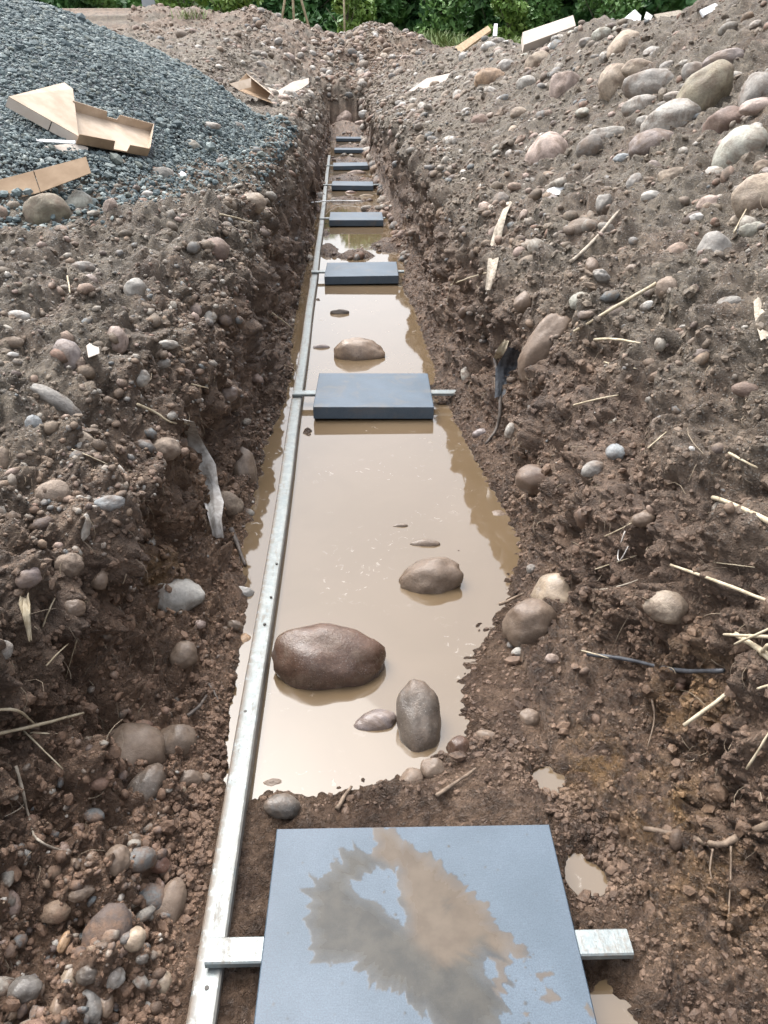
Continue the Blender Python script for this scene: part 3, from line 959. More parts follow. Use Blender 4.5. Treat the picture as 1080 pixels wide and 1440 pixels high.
clump = lambda P, i: (smooth(-.18, .22, perlin(P, 3.5, 60) + .4 * perlin(P, 9, 61)) * .9 + .12) * (.07 + .93 * smooth(1.6, 3.6, P[:, 1] + 1.2 * (P[:, 2] - .45)))
patch = lambda P, i: smooth(-.12, .30, perlin(P, 1.1, 62) + .5 * perlin(P, 2.7, 63))
mudlow = lambda P, i: .14 + .55 * smooth(.1, -.5, P[:, 0]) * smooth(1.6, .8, P[:, 1])
i = np.concatenate([pick(16000, 1.6, 7.9, .35, 28, wt=clump), pick(15000, 1.6, 5.2, 1.5, 9), pick(30000, 12.6, 18.6, .3, 28, wt=clump)])
scatter("pebble_litter", 'countless small brown and grey pebbles bedded in the earth banks', 'pebbles', i, .0050, .65, PEBS,
        lambda n: (rng.uniform(0, 1, n) < .30) * 1.0, (.5, .9), .35, .026, .0011)
i = np.concatenate([pick(900, 1.6, 5.4, .8, 28, wt=clump), pick(3200, 13.8, 18.6, 1.2, 28, wt=clump), pick(500, 5.4, 8, .35, 28, wt=mudlow), pick(500, 11.6, 14, .3, 28, wt=mudlow)])
scatter("coarse_pebble_litter", 'thickly strewn walnut sized pebbles in the earth banks', 'pebbles', i, .0112, .66, PEB,
        lambda n: (rng.uniform(0, 1, n) < .15) * 1.0, (.5, .9), .4, .045)
i = np.concatenate([pick(8000, 1.6, 7.9, .5, 30), pick(12000, 12.4, 18.8, .4, 30), pick(9000, 13.6, 18.8, 2.5, 30), pick(2500, 7.9, 12.6, 22.2, 30), pick(4000, .8, 2.6, 13, 30)])
scatter("earth_clod_litter", 'crumbly clods of brown earth covering the spoil banks', 'clods', i, .0066, .55, CLOD,
        lambda n: np.ones(n), (.5, .9), .5, .03, .0012, crisp=True)
i = np.concatenate([pick(1100, 1.2, 7.9, 13, 28, .5, wt=patch), pick(1300, .8, 2.6, 13, 28, .5, wt=patch), pick(1500, 14.4, 18.8, 2.2, 9, .6, wt=patch), pick(2400, 13.6, 18.8, 8, 28, .5, wt=patch), pick(700, 7.9, 12.6, 22.4, 28, .5), pick(420, 8.0, 11.6, 7.0, 22, -.085)])
scatter("rubble", 'mixed grey and buff rubble stones strewn thickly over the far banks', 'rubble', i, .0175, .5, PEB,
        lambda n: (rng.uniform(0, 1, n) < .08) * 1.0, (.5, .9), .35, .07)
i = np.concatenate([pick(10000, 4.0, 8.4, .35, 9), pick(19000, 10.4, 15.5, .3, 9), pick(3000, 8.5, 10.6, .9, 14, -.066), pick(3200, 8.0, 10.9, .95, 1.6, -.070), pick(1800, 7.6, 8.6, .5, 1.8, -.070)])
scatter("mud_clod_litter", 'wet brown crumbs and clods of mud along the trench bottom', 'mud', i, .0048, .50, CRUMB,
        lambda n: np.ones(n), (.5, .95), .45, .015, .0009, crisp=True)
i = np.concatenate([pick(4500, 6.4, 8.3, .4, 6.0, wt=mudlow)])
scatter("fine_gravel_litter", 'fine brown gravel washed down beside the steel rail', 'gravel', i, .0065, .50, PEBS,
        lambda n: (rng.uniform(0, 1, n) < .25) * 1.0, (.5, .9), .3, .02)

def heap_edge(P, i):
    q = ((P[:, 0] - HX) / HRX) ** 2 + ((P[:, 1] - HY) / HRY) ** 2
    return smooth(1.32, .92, q + .25 * perlin(P, 1.9, 56)) * (P[:, 1] < 11) * (P[:, 2] > .5)


i = pick(60000, 1.2, 4.5, 2.6, 11, .5, wt=heap_edge)
P_, N_ = G['P'][i], G['N'][i]
tag(scatter_mesh("gravel_spill", P_, N_, np.exp(rng.normal(math.log(.0085), .45, len(i))) * (.78 + .06 * P_[:, 1]), M['chips'], CHIP, {"rnd": rng.uniform(0, .9, len(i))}, (.4, .9), .2, False),
    'loose gravel chips spilled round the foot of the heap onto the earth', 'gravel', kind='stuff')

# ---------------------------------------------------------------- muddy water
nx_, ny_ = 40, 400
gx, gy = np.meshgrid(np.linspace(-.72, .75, nx_), np.linspace(.2, 22.6, ny_))
I = np.arange(nx_ * ny_).reshape(ny_, nx_)
water = link("water", mesh_arrays("water", np.stack([gx, gy, 0 * gx + WATER_Z], -1).reshape(-1, 3),
             np.stack([I[:-1, :-1], I[:-1, 1:], I[1:, 1:], I[1:, :-1]], -1).reshape(-1, 4)), M['water'])
tag(water, 'pale brown muddy water standing in the trench and its puddles', 'water', kind='structure')


# ---------------------------------------------------------------- granite stepping slabs on steel bars
def dist_poly(poly, x, y, closed=True):
    d = np.full(x.shape, 9.0)
    n = len(poly)
    for k in range(n if closed else n - 1):
        a, b = np.array(poly[k]), np.array(poly[(k + 1) % n])
        ab = b - a
        tt = np.clip(((x - a[0]) * ab[0] + (y - a[1]) * ab[1]) / (ab @ ab + 1e-12), 0, 1)
        d = np.minimum(d, np.hypot(x - a[0] - tt * ab[0], y - a[1] - tt * ab[1]))
    return d


SL_W, SL_D, SL_T = .60, .50, .065
slab_y = [.622, 3.56, 6.33, 8.97, 11.85, 14.4, 17.4, 20.3]
slab_rz = [math.radians(-1.6), math.radians(-2.0), math.radians(-1.6), math.radians(-.8), math.radians(-1.2), math.radians(.5), math.radians(-1), math.radians(0)]
slab_x = [-.012, 0, .0, .0, -.01, -.01, -.02, .0]


def slab_mesh(fine=False):
    if not fine:
        mb = MB()
        mb.box((0, SL_D / 2, -SL_T / 2), (SL_W, SL_D, SL_T))
        return mb
    return None


def near_slab(loc, rz):
    nx, ny = 301, 251
    x = np.linspace(-SL_W / 2, SL_W / 2, nx)
    y = np.linspace(0, SL_D, ny)
    X, Y = np.meshgrid(x, y)
    Rm = Matrix.Rotation(-rz, 3, 'Z')

    def loc2(px, py):                                            # outline of the splash, measured on the slab's top
        p = on_plane(px, py, (0, 0, 0), Vector((0, 0, 1)))
        q = Rm @ (p - Vector(loc))
        return (q.x, q.y)
    cv = lambda L: [loc2(260 + a / 1.636, 1140 + b / 1.636) for a, b in L]
    main = cv([(428, 36), (482, 36), (503, 72), (520, 74), (545, 95), (562, 92), (575, 124), (590, 120), (597, 142), (628, 150), (632, 165), (660, 188), (690, 225),
               (722, 262), (752, 292), (768, 312), (785, 306), (802, 318), (800, 336), (770, 344), (752, 330), (742, 350), (735, 372), (750, 392), (762, 408), (742, 402), (728, 420),
               (742, 452), (720, 470), (722, 520), (600, 540), (560, 480), (520, 442), (494, 420), (486, 430), (474, 412), (462, 424), (452, 405), (440, 416), (436, 396), (422, 412), (416, 376),
               (380, 350), (330, 352), (290, 350), (284, 318), (292, 290), (268, 250), (285, 235), (280, 200), (262, 176), (290, 172), (286, 142), (305, 160),
               (326, 138), (340, 140), (338, 98), (356, 118), (362, 78), (376, 92), (388, 66), (398, 88), (425, 98), (440, 78)])
    hole = cv([(383, 168), (402, 160), (432, 140), (440, 128), (462, 140), (488, 138), (486, 165), (498, 190), (486, 205), (505, 230), (508, 268), (470, 240), (448, 212), (418, 202), (398, 196)])
    hole2 = cv([(686, 335), (712, 350), (718, 376), (700, 392), (684, 372)])
    hole3 = cv([(700, 300), (740, 318), (728, 330), (715, 360), (700, 330)])
    blobs = [cv([(812, 374), (838, 366), (850, 372), (840, 390), (826, 396), (816, 392)]), cv([(822, 402), (846, 408), (858, 430), (848, 448), (826, 440)]),
             cv([(784, 470), (800, 466), (804, 482), (790, 486)]), cv([(918, 452), (936, 446), (944, 470), (922, 470)]), cv([(648, 258), (660, 256), (664, 270), (652, 274)])]
    q = np.stack([X.ravel(), Y.ravel(), 0 * X.ravel()], 1)
    wb = (perlin(q, 60, 3) * .006 + perlin(q, 160, 4) * .004).reshape(X.shape)
    wb2 = (perlin(q, 60, 13) * .006 + perlin(q, 160, 14) * .004).reshape(X.shape)

    ang = np.arctan2(Y - .27, X + .02)
    pol = np.stack([np.cos(ang).ravel() * 9, np.sin(ang).ravel() * 9, (np.hypot(X, Y - .27) * 5).ravel()], 1)
    streak = np.clip(perlin(pol, 1.6, 77) * 1.4, -.4, .8).reshape(X.shape) * .020 * smooth(.03, .12, np.hypot(X + .02, Y - .27))
    wb = wb - streak * np.cos(ang)
    wb2 = wb2 - streak * np.sin(ang)

    def sd(poly):
        a, b = X + wb, Y + wb2
        d = dist_poly(poly, a, b)
        return np.where(point_in(poly, a, b), d, -d)
    s = sd(main)
    for hl in (hole, hole2):
        s = np.minimum(s, -sd(hl))
    for bl in blobs:
        s = np.maximum(s, sd(bl))
    drops = np.random.default_rng(5)
    for _ in range(90):                                          # stray drops flung from the splash
        a = drops.uniform(-.28, .28)
        b = drops.uniform(.02, .48)
        s = np.maximum(s, drops.uniform(.0012, .0032) - np.hypot(X - a, Y - b))
    mud = smooth(-.002, .003, s + .003 * perlin(q, 130, 71).reshape(X.shape)) * (.80 + .20 * smooth(.0, .03, s))
    band = cv([(455, 60), (520, 110), (545, 170), (560, 250), (600, 300), (660, 250)])
    band2 = cv([(560, 140), (640, 200), (700, 260), (760, 315)])
    td = np.minimum(dist_poly(band, X + wb, Y + wb2, False), dist_poly(band2, X + wb, Y + wb2, False) * 1.35)
    thick = smooth(.065, .028, td + .015 * perlin(q, 22, 8).reshape(X.shape))
    for bl in blobs + [cv([(690, 330), (742, 350), (735, 440), (715, 420)])]:
        thick = np.maximum(thick, smooth(-.004, .003, sd(bl)))
    rim = smooth(.010, .0, np.abs(s - .002)) * .22
    thick = np.maximum(thick, rim * (Y > .12))
    V = np.stack([X, Y, 0 * X], -1).reshape(-1, 3)
    V[:, 2] += (perlin(q, 9, 1) * .0006)
    I = np.arange(nx * ny).reshape(ny, nx)
    F = np.stack([I[:-1, :-1], I[:-1, 1:], I[1:, 1:], I[1:, :-1]], -1).reshape(-1, 4)
    # sides with a small chamfer
    loopi = np.concatenate([I[0, :], I[1:, -1], I[-1, -2::-1], I[-2:0:-1, 0]])
    ring = V[loopi]
    c = np.array([0, SL_D / 2, 0])
    n0 = len(V)
    k = len(ring)
    ch = ring + np.sign(np.round((ring - c) / np.array([SL_W / 2, SL_D / 2, 1]) * .5001)) * np.array([.0022, .0022, 0])
    ch[:, 2] -= .0025
    lo = ch.copy()
    lo[:, 2] = -SL_T
    V = np.concatenate([V, ch, lo])
    a = np.arange(k)
    b = (a + 1) % k
    F = np.concatenate([F, np.stack([loopi[a], n0 + a, n0 + b, loopi[b]], -1), np.stack([n0 + a, n0 + k + a, n0 + k + b, n0 + b], -1)])
    z = np.zeros(2 * k)
    me = mesh_arrays("paving_slab", V, F, {"mud": np.concatenate([mud.ravel(), z]), "thick": np.concatenate([thick.ravel(), z])}, False)
    o = link("paving_slab", me, M['slab_mud'])
    o.location = loc
    o.rotation_euler.z = rz
    return o


s0 = near_slab((slab_x[0], slab_y[0], 0), slab_rz[0])
tag(s0, 'grey granite slab, sky blue in its tint, splashed with brown muddy water, closest of the row', 'paving slab', 'granite slabs laid across the trench')
slab_labels = [None,
               'clean grey slab over the long muddy pool, second nearest of the row',
               'third slab from the near end, before the round boulder pool',
               'fourth slab, with a grey stone leaning on its front edge',
               'fifth slab, just beyond the white string line',
               'sixth slab, between the pink cobble and the pale round cobble',
               'seventh slab, its end hidden by a pale round cobble',
               'last and most distant slab before the stones closing the trench']
for k in range(1, 8):
    mb = slab_mesh()
    o = mb.build("paving_slab", M['slab'], bevel=.004)
    o.location = (slab_x[k], slab_y[k], 0)
    o.rotation_euler = (math.radians((-.5, .3, .7, -.4, .5, -.6, .4)[k - 1]), math.radians((.4, -.6, .3, .8, -.5, .4, .6)[k - 1]), slab_rz[k])
    tag(o, slab_labels[k], 'paving slab', 'granite slabs laid across the trench')

# steel rails (a folded channel with dark discs for its bolt holes) and cross bars
def channel(path_x, y0, y1, zt, w_, hgt):
    """inverted U section along Y"""
    n = max(2, int((y1 - y0) / .12))
    ys = np.linspace(y0, y1, n)
    xs = np.interp(ys, [p[0] for p in path_x], [p[1] for p in path_x])
    prof = [(-w_ / 2, -hgt), (-w_ / 2, -.004), (-w_ / 2 + .004, 0), (-w_ / 2 + .016, 0), (w_ / 2 - .016, 0), (w_ / 2 - .004, 0), (w_ / 2, -.004), (w_ / 2, -hgt),
            (w_ / 2 - .003, -hgt), (w_ / 2 - .003, -.006), (-w_ / 2 + .003, -.006), (-w_ / 2 + .003, -hgt)]
    V, A = [], []
    for x, y in zip(xs, ys):
        wob = .002 * math.sin(y * 3.1)
        V += [(x + a + wob, y, zt + b + .0015 * math.sin(y * 2.3)) for a, b in prof]
        A += [1, 1, .95, .25, .05, .45, .6, 1, 1, 1, 1, 1]
    k = len(prof)
    F = [(i * k + j, i * k + (j + 1) % k, (i + 1) * k + (j + 1) % k, (i + 1) * k + j) for i in range(n - 1) for j in range(k)]
    V = np.array(V)
    me = mesh_arrays("steel_rail", V, np.array(F)[:, ::-1], {"dirt": A}, False)
    o = link("steel_rail", me, M['steel'])
    return o


RAILX = [(0, -.418), (.7, -.413), (1.7, -.402), (3, -.393), (6, -.388), (9, -.385), (13, -.40), (17, -.41)]
RZ = -.030
rail_specs = [(-.3, 1.72, 'near length of muddy galvanised rail, with the splashed slab beside it'),
              (1.70, 8.9, 'long middle length of galvanised rail lining the muddy pool'),
              (8.88, 16.6, 'far length of galvanised rail beside the distant slabs')]
t = NT("dark_hole_disc")
M['bolt_hole_disc'] = t.fin((.06, .055, .05), .6, .5, .3)
hole_px = [[(291, 1390)], [(381, 839), (372, 877), (345, 1000), (389, 792)], []]
for k, (a, b, lab) in enumerate(rail_specs):
    o = channel(RAILX, a, b, RZ - (.003 if k % 2 else 0), .052, .055)
    tag(o, lab, 'steel rail', 'galvanised rails along the trench')
    for sp in hole_px[k]:
        p = on_plane(*sp, (0, 0, RZ), Vector((0, 0, 1)))
        mb = MB()
        zt = RZ - (.003 if k % 2 else 0) - .002
        mb.tube([(p.x, p.y, zt), (p.x, p.y, zt + .005)], .0045, 10)  # raised dark disc stands in for the shade of a bolt hole
        mb.build("bolt_hole_disc", M['bolt_hole_disc'], o)
bar_labels = ['bright steel cross bar reaching out both sides under the splashed slab', 'steel cross bar passing under the second slab, over the muddy pool',
              'steel cross bar under the third slab', 'steel cross bar under the slab with a leaning stone', 'steel cross bar at the slab beyond the string line',
              'steel cross bar under the sixth slab']
bar_ext = [(-.403, .412), (-.415, .445), (-.41, .36), (-.41, .33), (-.42, .44), (-.42, .40)]
for k in range(6):
    x0, x1 = bar_ext[k]
    yb = slab_y[k] + SL_D / 2 - .012
    mb = MB()
    prof = [(-.026, -.0200), (.026, -.0200), (.026, -.008), (.023, -.0052), (-.023, -.0052), (-.026, -.008)]
    n = len(prof)
    pts = [(x, y, z + .004) for x in (x0, x1) for y, z in prof]
    mb.add(pts, [tuple(range(n - 1, -1, -1)), tuple(range(n, 2 * n))] + [(i, (i + 1) % n, n + (i + 1) % n, n + i) for i in range(n)])
    o = mb.build("cross_bar", M['steel'])
    at = o.data.attributes.new("dirt", 'FLOAT', 'POINT')
    o.location = (slab_x[k], yb, -.011 if k else -.004)
    o.rotation_euler.z = slab_rz[k] * .9
    tag(o, bar_labels[k], 'steel bar', 'steel bars under the slabs')

# ---------------------------------------------------------------- stones
PROTO = {}
for kind, spec in {'round': [(.0, .10), (.05, .12), (.1, .12), (.0, .16), (.12, .10)], 'block': [(.6, .12), (.75, .15), (.7, .10), (.55, .2)],
                   'sharp': [(.95, .12), (.9, .2), (1.0, .1)]}.items():
    PROTO[kind] = []
    for s, (an, ro) in enumerate(spec):
        v0, f0 = ico(4)
        v = lumpify(v0, 700 + 31 * s + len(kind), an, ro)
        n = v / np.linalg.norm(v, axis=1, keepdims=True)
        v = v * (1 + (.045 if kind == 'round' else .08) * perlin(n, 2.2, s + 1) + (.018 if kind == 'round' else .04) * perlin(n, 5, s + 3) + (.007 if kind == 'round' else .018) * perlin(n, 12, s + 4) + .004 * perlin(n, 28, s + 5))[:, None]
        PROTO[kind].append(mesh_arrays("cobble_" + kind, v, f0))
PAL = {'grey': (.255, .245, .23), 'pale': (.38, .365, .335), 'white': (.52, .51, .49), 'greygreen': (.34, .345, .295), 'brown': (.20, .145, .105), 'tan': (.31, .245, .18), 'redbrown': (.135, .072, .052),
       'dark': (.125, .115, .105), 'purple': (.20, .165, .16), 'pink': (.40, .305, .265), 'blue': (.235, .27, .295), 'olive': (.21, .185, .12), 'wetbrown': (.088, .048, .032),
       'wetgrey': (.100, .082, .068), 'mud': (.155, .115, .085), 'ochre': (.33, .21, .12)}
stone_n = [0]


def matset(mesh, m):
    key = mesh.name + m
    if key not in matset.c:
        c = mesh.copy()
        c.materials.clear()
        c.materials.append(M[m])
        matset.c[key] = c
    return matset.c[key]


matset.c = {}


def stone(px, py, w_, h_, col, label, name='cobble', kind='round', mat='stone', rot=0, embed=.35, deep=.85, var=None, plane=None, group=None, cat=None):
    """a stone whose middle lies on the ground where the photograph shows it, w_ x h_ its size there"""
    if plane is None:
        p, n = hit(px, py)
    else:
        p, n = on_plane(px, py, (0, 0, plane), Vector((0, 0, 1))), Vector((0, 0, 1))
    z = depth(p)
    sx, sy = w_ * z / FPX / 2, h_ * z / FPX / 2
    if name == 'boulder' and px > 560 and py < 400:
        sx, sy, embed = sx * 1.16, sy * 1.16, -.55
    sz = min(sx, sy) * deep
    d = (p - CAM_POS).normalized()
    a = math.radians(rot)
    R = (CR - d * CR.dot(d)).normalized()
    U = R.cross(-d) * -1
    U = (-d).cross(R)
    X = R * math.cos(a) + U * math.sin(a)
    Yv = U * math.cos(a) - R * math.sin(a)
    Z = X.cross(Yv)
    s = stone_n[0]
    stone_n[0] += 1
    ms = PROTO[kind]
    me = ms[(s * 7 + 3) % len(ms) if var is None else var % len(ms)]
    o = link(name, matset(me, mat))
    o.matrix_world = Matrix.Translation(p + d * (sz * embed * .6)) @ Matrix((
        (X.x * sx, Yv.x * sy, Z.x * sz, 0), (X.y * sx, Yv.y * sy, Z.y * sz, 0), (X.z * sx, Yv.z * sy, Z.z * sz, 0), (0, 0, 0, 1)))
    c = PAL[col] if isinstance(col, str) else col
    k = random.uniform(.9, 1.12) * (1.10 if px > 560 and py < 400 else 1)
    o.color = (c[0] * k, c[1] * k, c[2] * k, 1)
    tag(o, label, cat or ('boulder' if name == 'boulder' else 'stone'), group)
    return o


W0 = WATER_Z
S = [
    # in and beside the water
    (464, 930, 164, 106, 'wetbrown', 'big smooth wet brown boulder in the muddy pool, largest in the water', 'boulder', 'round', 'stone_wet', -6, -.1, .9, 1, W0 + .02),
    (606, 816, 92, 62, 'mud', 'mud smeared grey stone with a pale bald patch, in the pool', 'boulder', 'round', 'stone_muddy', 14, 0, .9, 3, W0 + .01),
    (590, 1014, 64, 118, 'wetgrey', 'tall oval wet grey stone standing in the pool beside a small oval one', 'boulder', 'round', 'stone_wet', 5, -.3, 1.0, 1, W0 + .02),
    (528, 1017, 64, 38, 'purple', 'small purplish oval cobble touching the tall oval stone in the pool', 'cobble', 'round', 'stone_wet', 8, .2, .8, 0, W0),
    (505, 498, 74, 46, 'brown', 'brown boulder in the water just beyond the second slab', 'boulder', 'block', 'stone_wet', 4, 0, .9, 3, W0 + .01),
    (598, 766, 44, 16, 'mud', 'flat muddy pinkish stone barely above the water behind a muddy stone', 'cobble', 'round', 'stone_wet', -3, .2, .6, 0, W0),
    (478, 441, 28, 13, 'wetgrey', 'flat grey stone breaking the water before the third slab', 'cobble', 'round', 'stone_wet', 0, .2, .6, 1, W0),
    (452, 489, 24, 10, 'purple', 'low reddish stone in the water near the rail, left of a brown boulder', 'cobble', 'round', 'stone_wet', 0, .2, .6, 2, W0),
    (397, 1134, 52, 36, 'dark', 'dark wet cobble at the pool edge next to the rail', 'cobble', 'round', 'stone_wet', -12, .1, .9, 0),
    (386, 1106, 34, 22, 'mud', 'muddy half sunk cobble behind the dark cobble by the rail', 'cobble', 'round', 'stone_muddy', 0, .2, .8, 1),
    (645, 1054, 38, 38, 'wetbrown', 'dark brown angular stone at the pool edge, right of the tall oval stone', 'cobble', 'block', 'stone_wet', 10, .1, .9, 0),
    (610, 1082, 38, 36, 'mud', 'mud coated stone at the near shore of the pool', 'cobble', 'block', 'stone_muddy', 0, .2, .9, 1),
    (577, 1098, 40, 34, 'mud', 'muddy lump of stone on the shore below the tall oval stone', 'cobble', 'block', 'stone_muddy', 20, .3, .9, 2),
    (563, 740, 22, 8, 'mud', 'tiny muddy stone tip showing above the middle of the pool', 'cobble', 'round', 'stone_wet', 0, .2, .6, 0, W0),
    (745, 878, 80, 72, 'mud', 'large mud covered stone at the right shore of the pool', 'boulder', 'block', 'stone_muddy', 10, .1, .9, 0),
    (783, 838, 74, 64, 'tan', 'large pale and reddish wet stone behind the mud covered shore stone', 'boulder', 'round', 'stone_wet', 0, .15, .9, 4),
    (729, 917, 20, 15, 'pale', 'pale pebble on the mud below the large shore stone', 'cobble', 'round', 'stone', 0, .1),
    (719, 907, 13, 12, 'grey', 'small grey pebble just left of a pale pebble on the shore mud', 'cobble', 'round', 'stone', 0, .1),
    (776, 926, 20, 14, 'pink', 'pinkish pebble lying on the mud right of the pool', 'cobble', 'round', 'stone', 0, .1),
    (744, 1010, 30, 28, 'mud', 'round muddy cobble sunk in the churned mud right of the pool', 'cobble', 'round', 'stone_muddy', 0, .3),
    (686, 1037, 36, 20, 'mud', 'flat muddy cobble in the churned mud at the shore', 'cobble', 'round', 'stone_muddy', -15, .3),
    (677, 610, 26, 16, 'purple', 'purple grey cobble at the foot of the bank beside the second slab', 'cobble', 'round', 'stone_wet', 0, .2),
    (717, 606, 14, 24, 'pale', 'upright pale stone in the bank beside a purple grey cobble', 'cobble', 'round', 'stone', -15, .3),
    # right bank, low
    (936, 853, 62, 50, 'tan', 'smooth pale tan oval stone sticking out of the right bank over the cable', 'boulder', 'round', 'stone_clean', -25, .35, .9, 0),
    (747, 800, 14, 14, 'grey', 'small round stone above the large shore stone', 'cobble', 'round', 'stone', 0, .2),
    (757, 676, 66, 46, 'wetbrown', 'dark brown boulder bedded low in the right bank', 'boulder', 'round', 'stone_muddy', -15, .5, .9, 2),
    (833, 660, 34, 25, 'grey', 'grey stone in the bank right of a dark brown boulder', 'cobble', 'round', 'stone', 10, .3),
    (865, 637, 28, 27, 'blue', 'bluish grey stone in the middle of the right bank', 'cobble', 'round', 'stone_clean', 0, .3),
    (768, 488, 54, 112, 'brown', 'long reddish brown rock jutting slantwise from the right bank', 'boulder', 'block', 'stone_muddy', -32, -.7, 1.0, 1),
    (735, 425, 26, 30, 'mud', 'muddy stone in the bank over a dark hanging film', 'cobble', 'block', 'stone_muddy', 0, .3),
    (942, 405, 40, 32, 'brown', 'brown stone at the thick end of a pale straw', 'cobble', 'round', 'stone', 0, .35),
    (1050, 548, 40, 24, 'redbrown', 'dark red brown stone in the right bank below the small white pebble', 'cobble', 'round', 'stone', -12, .3),
    (1025, 425, 34, 18, 'grey', 'flat grey stone near the right edge of the bank', 'cobble', 'round', 'stone', 12, .3),
    (987, 497, 25, 14, 'purple', 'flat purplish pebble in the right bank', 'cobble', 'round', 'stone', 10, .3),
    (912, 430, 24, 14, 'white', 'whitish pebble right of the pale straw', 'cobble', 'round', 'stone_clean', 20, .2),
    (972, 632, 10, 9, 'white', 'tiny white pebble in the right bank', 'cobble', 'round', 'stone_clean', 0, .2),
    (905, 730, 34, 26, 'mud', 'brown stone half buried over the tan oval stone', 'cobble', 'round', 'stone_muddy', 0, .5),
    (700, 730, 30, 26, 'mud', 'dark muddy stone at the waterline of the right bank', 'cobble', 'round', 'stone_muddy', 0, .4),
    # right bank, boulder field
    (1042, 216, 68, 60, 'greygreen', 'big pale grey green rounded boulder resting on the right bank', 'boulder', 'round', 'stone_clean', 24, .1, .9, 0),
    (1020, 181, 54, 48, 'redbrown', 'angular dark red brown block behind the big pale boulder', 'boulder', 'sharp', 'stone_clean', 8, .1, .9, 0),
    (990, 131, 54, 78, 'olive', 'large brown olive boulder leaning to the right on the bank', 'boulder', 'round', 'stone', -42, .1, .85, 4),
    (920, 121, 76, 38, 'grey', 'long grey boulder lying level between two brown ones', 'boulder', 'round', 'stone', 4, .1, .9, 1),
    (866, 122, 42, 50, 'tan', 'buff upright boulder left of the long grey one', 'boulder', 'round', 'stone', 20, .2, .9, 3),
    (898, 98, 42, 24, 'tan', 'tan stone resting above the long grey boulder', 'boulder', 'round', 'stone', 0, .2),
    (900, 150, 44, 26, 'pale', 'pale flat topped stone under the long grey boulder', 'boulder', 'round', 'stone', 14, .15),
    (948, 136, 30, 14, 'pale', 'pale oval cobble against the large brown olive boulder', 'cobble', 'round', 'stone_clean', 3, .1),
    (936, 147, 24, 10, 'grey', 'thin grey cobble under the pale oval cobble', 'cobble', 'round', 'stone', 0, .15),
    (944, 172, 74, 48, 'pale', 'whitish chunky boulder under the brown olive boulder', 'boulder', 'block', 'stone', 16, .2, .9, 0),
    (918, 204, 58, 36, 'purple', 'purple grey half buried boulder below the whitish chunky one', 'boulder', 'round', 'stone', 10, .35, .9, 2),
    (906, 172, 24, 18, 'pale', 'small pale stone left of the whitish chunky boulder', 'cobble', 'round', 'stone', 0, .2),
    (858, 191, 50, 24, 'pale', 'broken pale stone beside a dark grey upright one', 'boulder', 'block', 'stone', 4, .2),
    (829, 209, 30, 34, 'dark', 'dark grey upright stone at the left of a broken pale one', 'boulder', 'round', 'stone', -20, .2),
    (769, 221, 52, 56, 'pink', 'big pinkish brown boulder deeply set in the right bank', 'boulder', 'round', 'stone', 0, .45, .9, 0),
    (877, 223, 30, 14, 'blue', 'bluish oval cobble below the purple grey boulder', 'cobble', 'round', 'stone_clean', 4, .2),
    (978, 103, 34, 25, 'grey', 'grey rounded stone above the brown olive boulder', 'boulder', 'round', 'stone', -10, .2),
    (1017, 86, 50, 24, 'purple', 'long grey brown stone near the top right of the bank', 'boulder', 'round', 'stone', 16, .2),
    (1064, 132, 46, 46, 'grey', 'grey slanting slab of rock at the right edge of the boulders', 'boulder', 'block', 'stone', 35, .2, .8, 2),
    (1068, 150, 46, 20, 'pink', 'pale pinkish flat stone over the big pale boulder', 'boulder', 'round', 'stone_clean', 6, .1),
    (998, 287, 38, 24, 'pink', 'pale pink stone alone on the right bank', 'cobble', 'round', 'stone_clean', 12, .15),
    (982, 306, 26, 14, 'white', 'white stone just below the pale pink stone', 'cobble', 'block', 'stone_clean', 0, .2),
    (915, 277, 28, 17, 'pale', 'pale grey cobble right of the angular grey stone', 'cobble', 'round', 'stone_clean', 4, .2),
    (852, 287, 28, 32, 'grey', 'angular grey stone with a pointed top', 'cobble', 'sharp', 'stone_clean', 0, .2),
    (819, 321, 46, 28, 'mud', 'brownish cobble crossed by a grey stick', 'cobble', 'round', 'stone', 6, .35),
    (1004, 351, 40, 42, 'grey', 'round topped grey stone below the white stone', 'boulder', 'round', 'stone_clean', 0, .25, .9, 4),
    (1058, 322, 36, 22, 'greygreen', 'greenish pale stone above the round topped grey stone', 'cobble', 'block', 'stone', 8, .2),
    (1068, 278, 62, 56, 'tan', 'tan brown boulder cut by the right edge of the view', 'boulder', 'round', 'stone', 20, .25, .9, 1),
    (947, 247, 42, 24, 'tan', 'brownish stone under the purple grey boulder', 'cobble', 'block', 'stone', 10, .35),
    (705, 285, 26, 28, 'dark', 'dark grey cobble at the top of the peeled bark strip', 'cobble', 'round', 'stone', 0, .3),
    (675, 172, 26, 22, 'redbrown', 'reddish stone below the yellowish block', 'cobble', 'block', 'stone', 20, .25),
    (592, 202, 16, 24, 'tan', 'small upright tan stone in the bank beside the far slabs', 'cobble', 'round', 'stone', 0, .3),
    (795, 124, 38, 42, 'pink', 'whitish pink crumbly rock above the pinkish brown boulder', 'boulder', 'block', 'stone', 0, .3, .9, 1),
    (757, 91, 34, 30, 'tan', 'light tan rock midway up the right bank', 'boulder', 'block', 'stone', 0, .3),
    (690, 111, 40, 24, 'ochre', 'pale yellowish block beside a folded white board', 'boulder', 'block', 'stone', 6, .2),
    (877, 66, 42, 34, 'tan', 'wide grey tan boulder below a white board', 'boulder', 'block', 'stone', 20, .3),
    (846, 50, 24, 18, 'greygreen', 'greenish rounded stone under the open ended cardboard', 'boulder', 'round', 'stone', 15, .15),
    (824, 60, 20, 13, 'grey', 'grey stone left of a greenish rounded stone near the ridge', 'cobble', 'round', 'stone', 0, .2),
    (1030, 108, 30, 14, 'pale', 'pale flat cobble under the long grey brown stone', 'cobble', 'round', 'stone', 5, .2),
